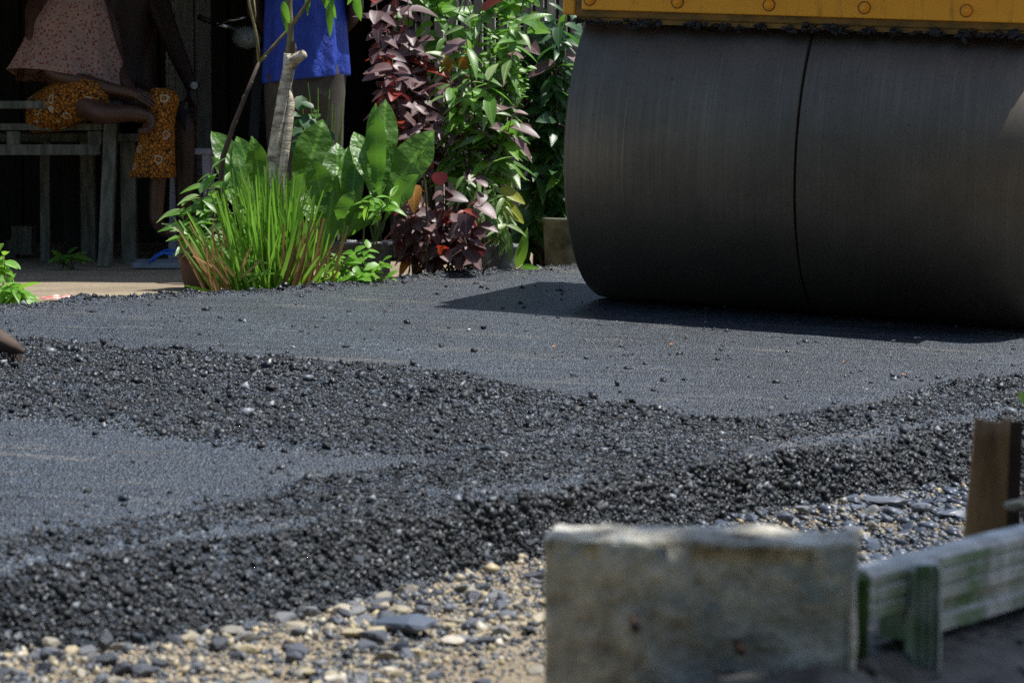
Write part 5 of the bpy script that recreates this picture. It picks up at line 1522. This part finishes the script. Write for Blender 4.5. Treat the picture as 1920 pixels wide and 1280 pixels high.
ii = np.clip(((xs - .10) / 1.6 * (70 - 1)).astype(int), 0, 69); jj = np.clip(((ys - 2.35) / 1.4 * (50 - 1)).astype(int), 0, 49)
clod = lumps('soil_clod', np.stack([xs, ys, Z[ii, jj]], -1), np.clip(rng.lognormal(math.log(.006), .5, n), .002, .016), M['bank_soil'], sb, .8, .3); clod['kind'] = 'stuff'

# brown husk stake
DK = 3.55
sk_ = thing('brown_stake', 'dry brown curved husk stake standing behind the mossy rail', 'stake', (W(1855, 900, DK).x, DK, -.3))


def husk(xl, xr, y0, xl2, xr2, y1, name, seed, bowl=.022):
    mb = MB(); rings = []; n = 12
    for i in range(15):
        t = i / 14; y_ = y0 + (y1 - y0) * t; a = xl + (xl2 - xl) * t + 2 * math.sin(t * 7 + seed); b = xr + (xr2 - xr) * t + 2 * math.sin(t * 6 + seed * 2)
        ou, inn = [], []
        for k in range(n + 1):
            s_ = k / n; dip = 10 * math.sin(math.pi * s_) if i == 0 else 0
            p = W(a + (b - a) * s_, y_ + dip, DK); bow_ = bowl * (1 - (2 * s_ - 1) ** 2)
            ou.append(p + Vector((0, -bow_ * .2 + .0015 * math.sin(k * 1.1 + t * 5), 0))); inn.append(p + Vector((0, -bow_ * .2 + .012, 0)))
        rings.append(ou + inn[::-1])
    mb.loft(rings, True)
    return mb.build(name, M['stake'], sk_, True)


husk(1828, 1893, 783, 1788, 1884, 1300, 'husk_sheath', 1)
husk(1926, 1999, 768, 1912, 2004, 1300, 'husk_sheath', 2)
mb = MB(); mb.beam(W(1902, 790, DK + .03), W(1890, 1300, DK + .03), .02, .02, (0, 1, 0)); mb.build('gap_strip', M['darkstem'], sk_)  # dark strip behind the gap between the two husks

M['cream'] = simple('cream_stone', (.38, .33, .24), (.55, .49, .38), 30, .8)
me = lump_meshes(1, M['cream'], .8, 222, True, 'stone')[0]
o = bpy.data.objects.new('stone', me); COL.objects.link(o); q = W(1908, 990, 3.05); o.location = (q.x, 3.05, ztr + .002); o.scale = (.020, .016, .012)
tag(o, 'pale cream stone lying on the far end of the mossy rail', 'stone', 'large stones in the gravel verge')
gl = thing('low_weed', 'single green leaf tip at the right picture edge beside the loose asphalt', 'weed', W(1925, 760, 3.6))
put(gl, S_br[0], W(1935, 765, 3.6), Vector((-.6, 0, .8)), (0, -1, .5), .03)

# coir broom coming in from the left
pz = on_plane(30, 692)
br = thing('coir_broom', 'blurred brown coir broom tip sweeping in from the left picture edge', 'broom', tuple(pz))
c0 = Vector(pz) + Vector((.02, 0, .045)); bd_ = Vector((-.9, .1, .42)).normalized()
mb = MB(); mb.tube([c0 + bd_ * t_ for t_ in (0, .03, .10, .22, .26)], [.008, .028, .045, .03, .02], 14, True, .7); mb.build('bristle_head', M['darkstem'], br, True)
for k in range(60):
    s0 = c0 + bd_ * rnd.uniform(.0, .16) + Vector((0, rnd.uniform(-.02, .02), rnd.uniform(-.03, .0)))
    mb = MB(); mb.tube([s0, s0 + Vector((rnd.uniform(.0, .03), rnd.uniform(-.02, .02), -rnd.uniform(.02, .05)))], [.0016, .0007], 4); mb.build('bristle', M['broom'], br)
mb = MB(); mb.tube([c0 + bd_ * .2, c0 + bd_ * 1.3], .013, 10); mb.build('handle', M['wood'], br, True)

# tree beside the camera's right, outside the picture: its crown shades the post, rail and stake
rt_ = thing('roadside_tree', 'leafy roadside tree standing just outside the right edge of the picture', 'tree', (2.6, 2.2, -.2))
tc_ = Vector((.78, 2.85, .1)) + sdir * 4.2
mb = MB(); mb.tube([(2.6, 2.2, -.3), (2.55, 2.3, 1.2), (2.5, 2.6, 2.6), tc_], [.11, .095, .08, .03], 10); mb.build('trunk', M['darkstem'], rt_, True)
n = 3900
Pc = rng.normal(size=(n, 3)); Pc /= np.linalg.norm(Pc, axis=1)[:, None]; Pc *= (rng.random(n) ** .4)[:, None]
Pc = Pc * np.array([.82, .8, .6]) * (1 + .5 * fbm(Pc[:, 0] * 3 + 9, Pc[:, 1] * 3 + Pc[:, 2] * 2, 91))[:, None] + np.array(tc_)
Rr = rand_rot(n); q4 = np.array([(-.5, 0, 0), (0, -.22, .05), (.5, 0, 0), (0, .22, .05)]) * .13
Vv = np.einsum('nij,kj->nki', Rr, q4) + Pc[:, None, :]
crown = np_mesh('crown', Vv.reshape(-1, 3), (np.arange(4)[None] + 4 * np.arange(n)[:, None]), M['deep'], False, None)
crown.parent = rt_; crown.location = -rt_.location; crown['kind'] = 'stuff'

X, Y = np.meshgrid(np.linspace(-14, 14, 60), np.linspace(-14, 1.7, 40), indexing='ij')  # unseen dark turf sheet, added to cut light bouncing off the soil
Z = -.222 + .015 * fbm(X * 2, Y * 2, 61)
idx = np.arange(2400).reshape(60, 40)
M['turf'] = simple('dull_turf', (.018, .03, .009), (.05, .065, .022), 20, .95, .6, .02)
gv_ = np_mesh('bounce_cut_turf', np.stack([X, Y, Z], -1).reshape(-1, 3), np.stack([idx[:-1, :-1], idx[1:, :-1], idx[1:, 1:], idx[:-1, 1:]], -1).reshape(-1, 4), M['turf'], True)
tag(gv_, 'unseen dull green turf added behind the viewer to cut ground bounce', 'grass', kind='structure')
# dense trees behind the camera, unseen, added to block low sky light
n = 14000
th = rng.uniform(-1.75, 1.75, n); hh = 5.6 * (.75 + .5 * vnoise(th * 6, th * 0, 71)) * rng.random(n) ** .8
rad_ = 7.0 + 1.2 * fbm(th * 8, hh * 1.5, 73) + rng.uniform(-.3, .5, n)
Pc = np.stack([rad_ * np.sin(th), 1.0 - rad_ * np.cos(th), hh - .25], -1)
q4 = np.array([(-.5, 0, 0), (0, -.3, .06), (.5, 0, 0), (0, .3, .06)]) * .55
Vv = np.einsum('nij,kj->nki', rand_rot(n), q4) + Pc[:, None, :]
wood_ = np_mesh('sky_block_trees', Vv.reshape(-1, 3), (np.arange(4)[None] + 4 * np.arange(n)[:, None]), M['deep'], False)
tag(wood_, 'unseen dense dark trees added behind the viewer to block low sky light', 'trees', kind='stuff')
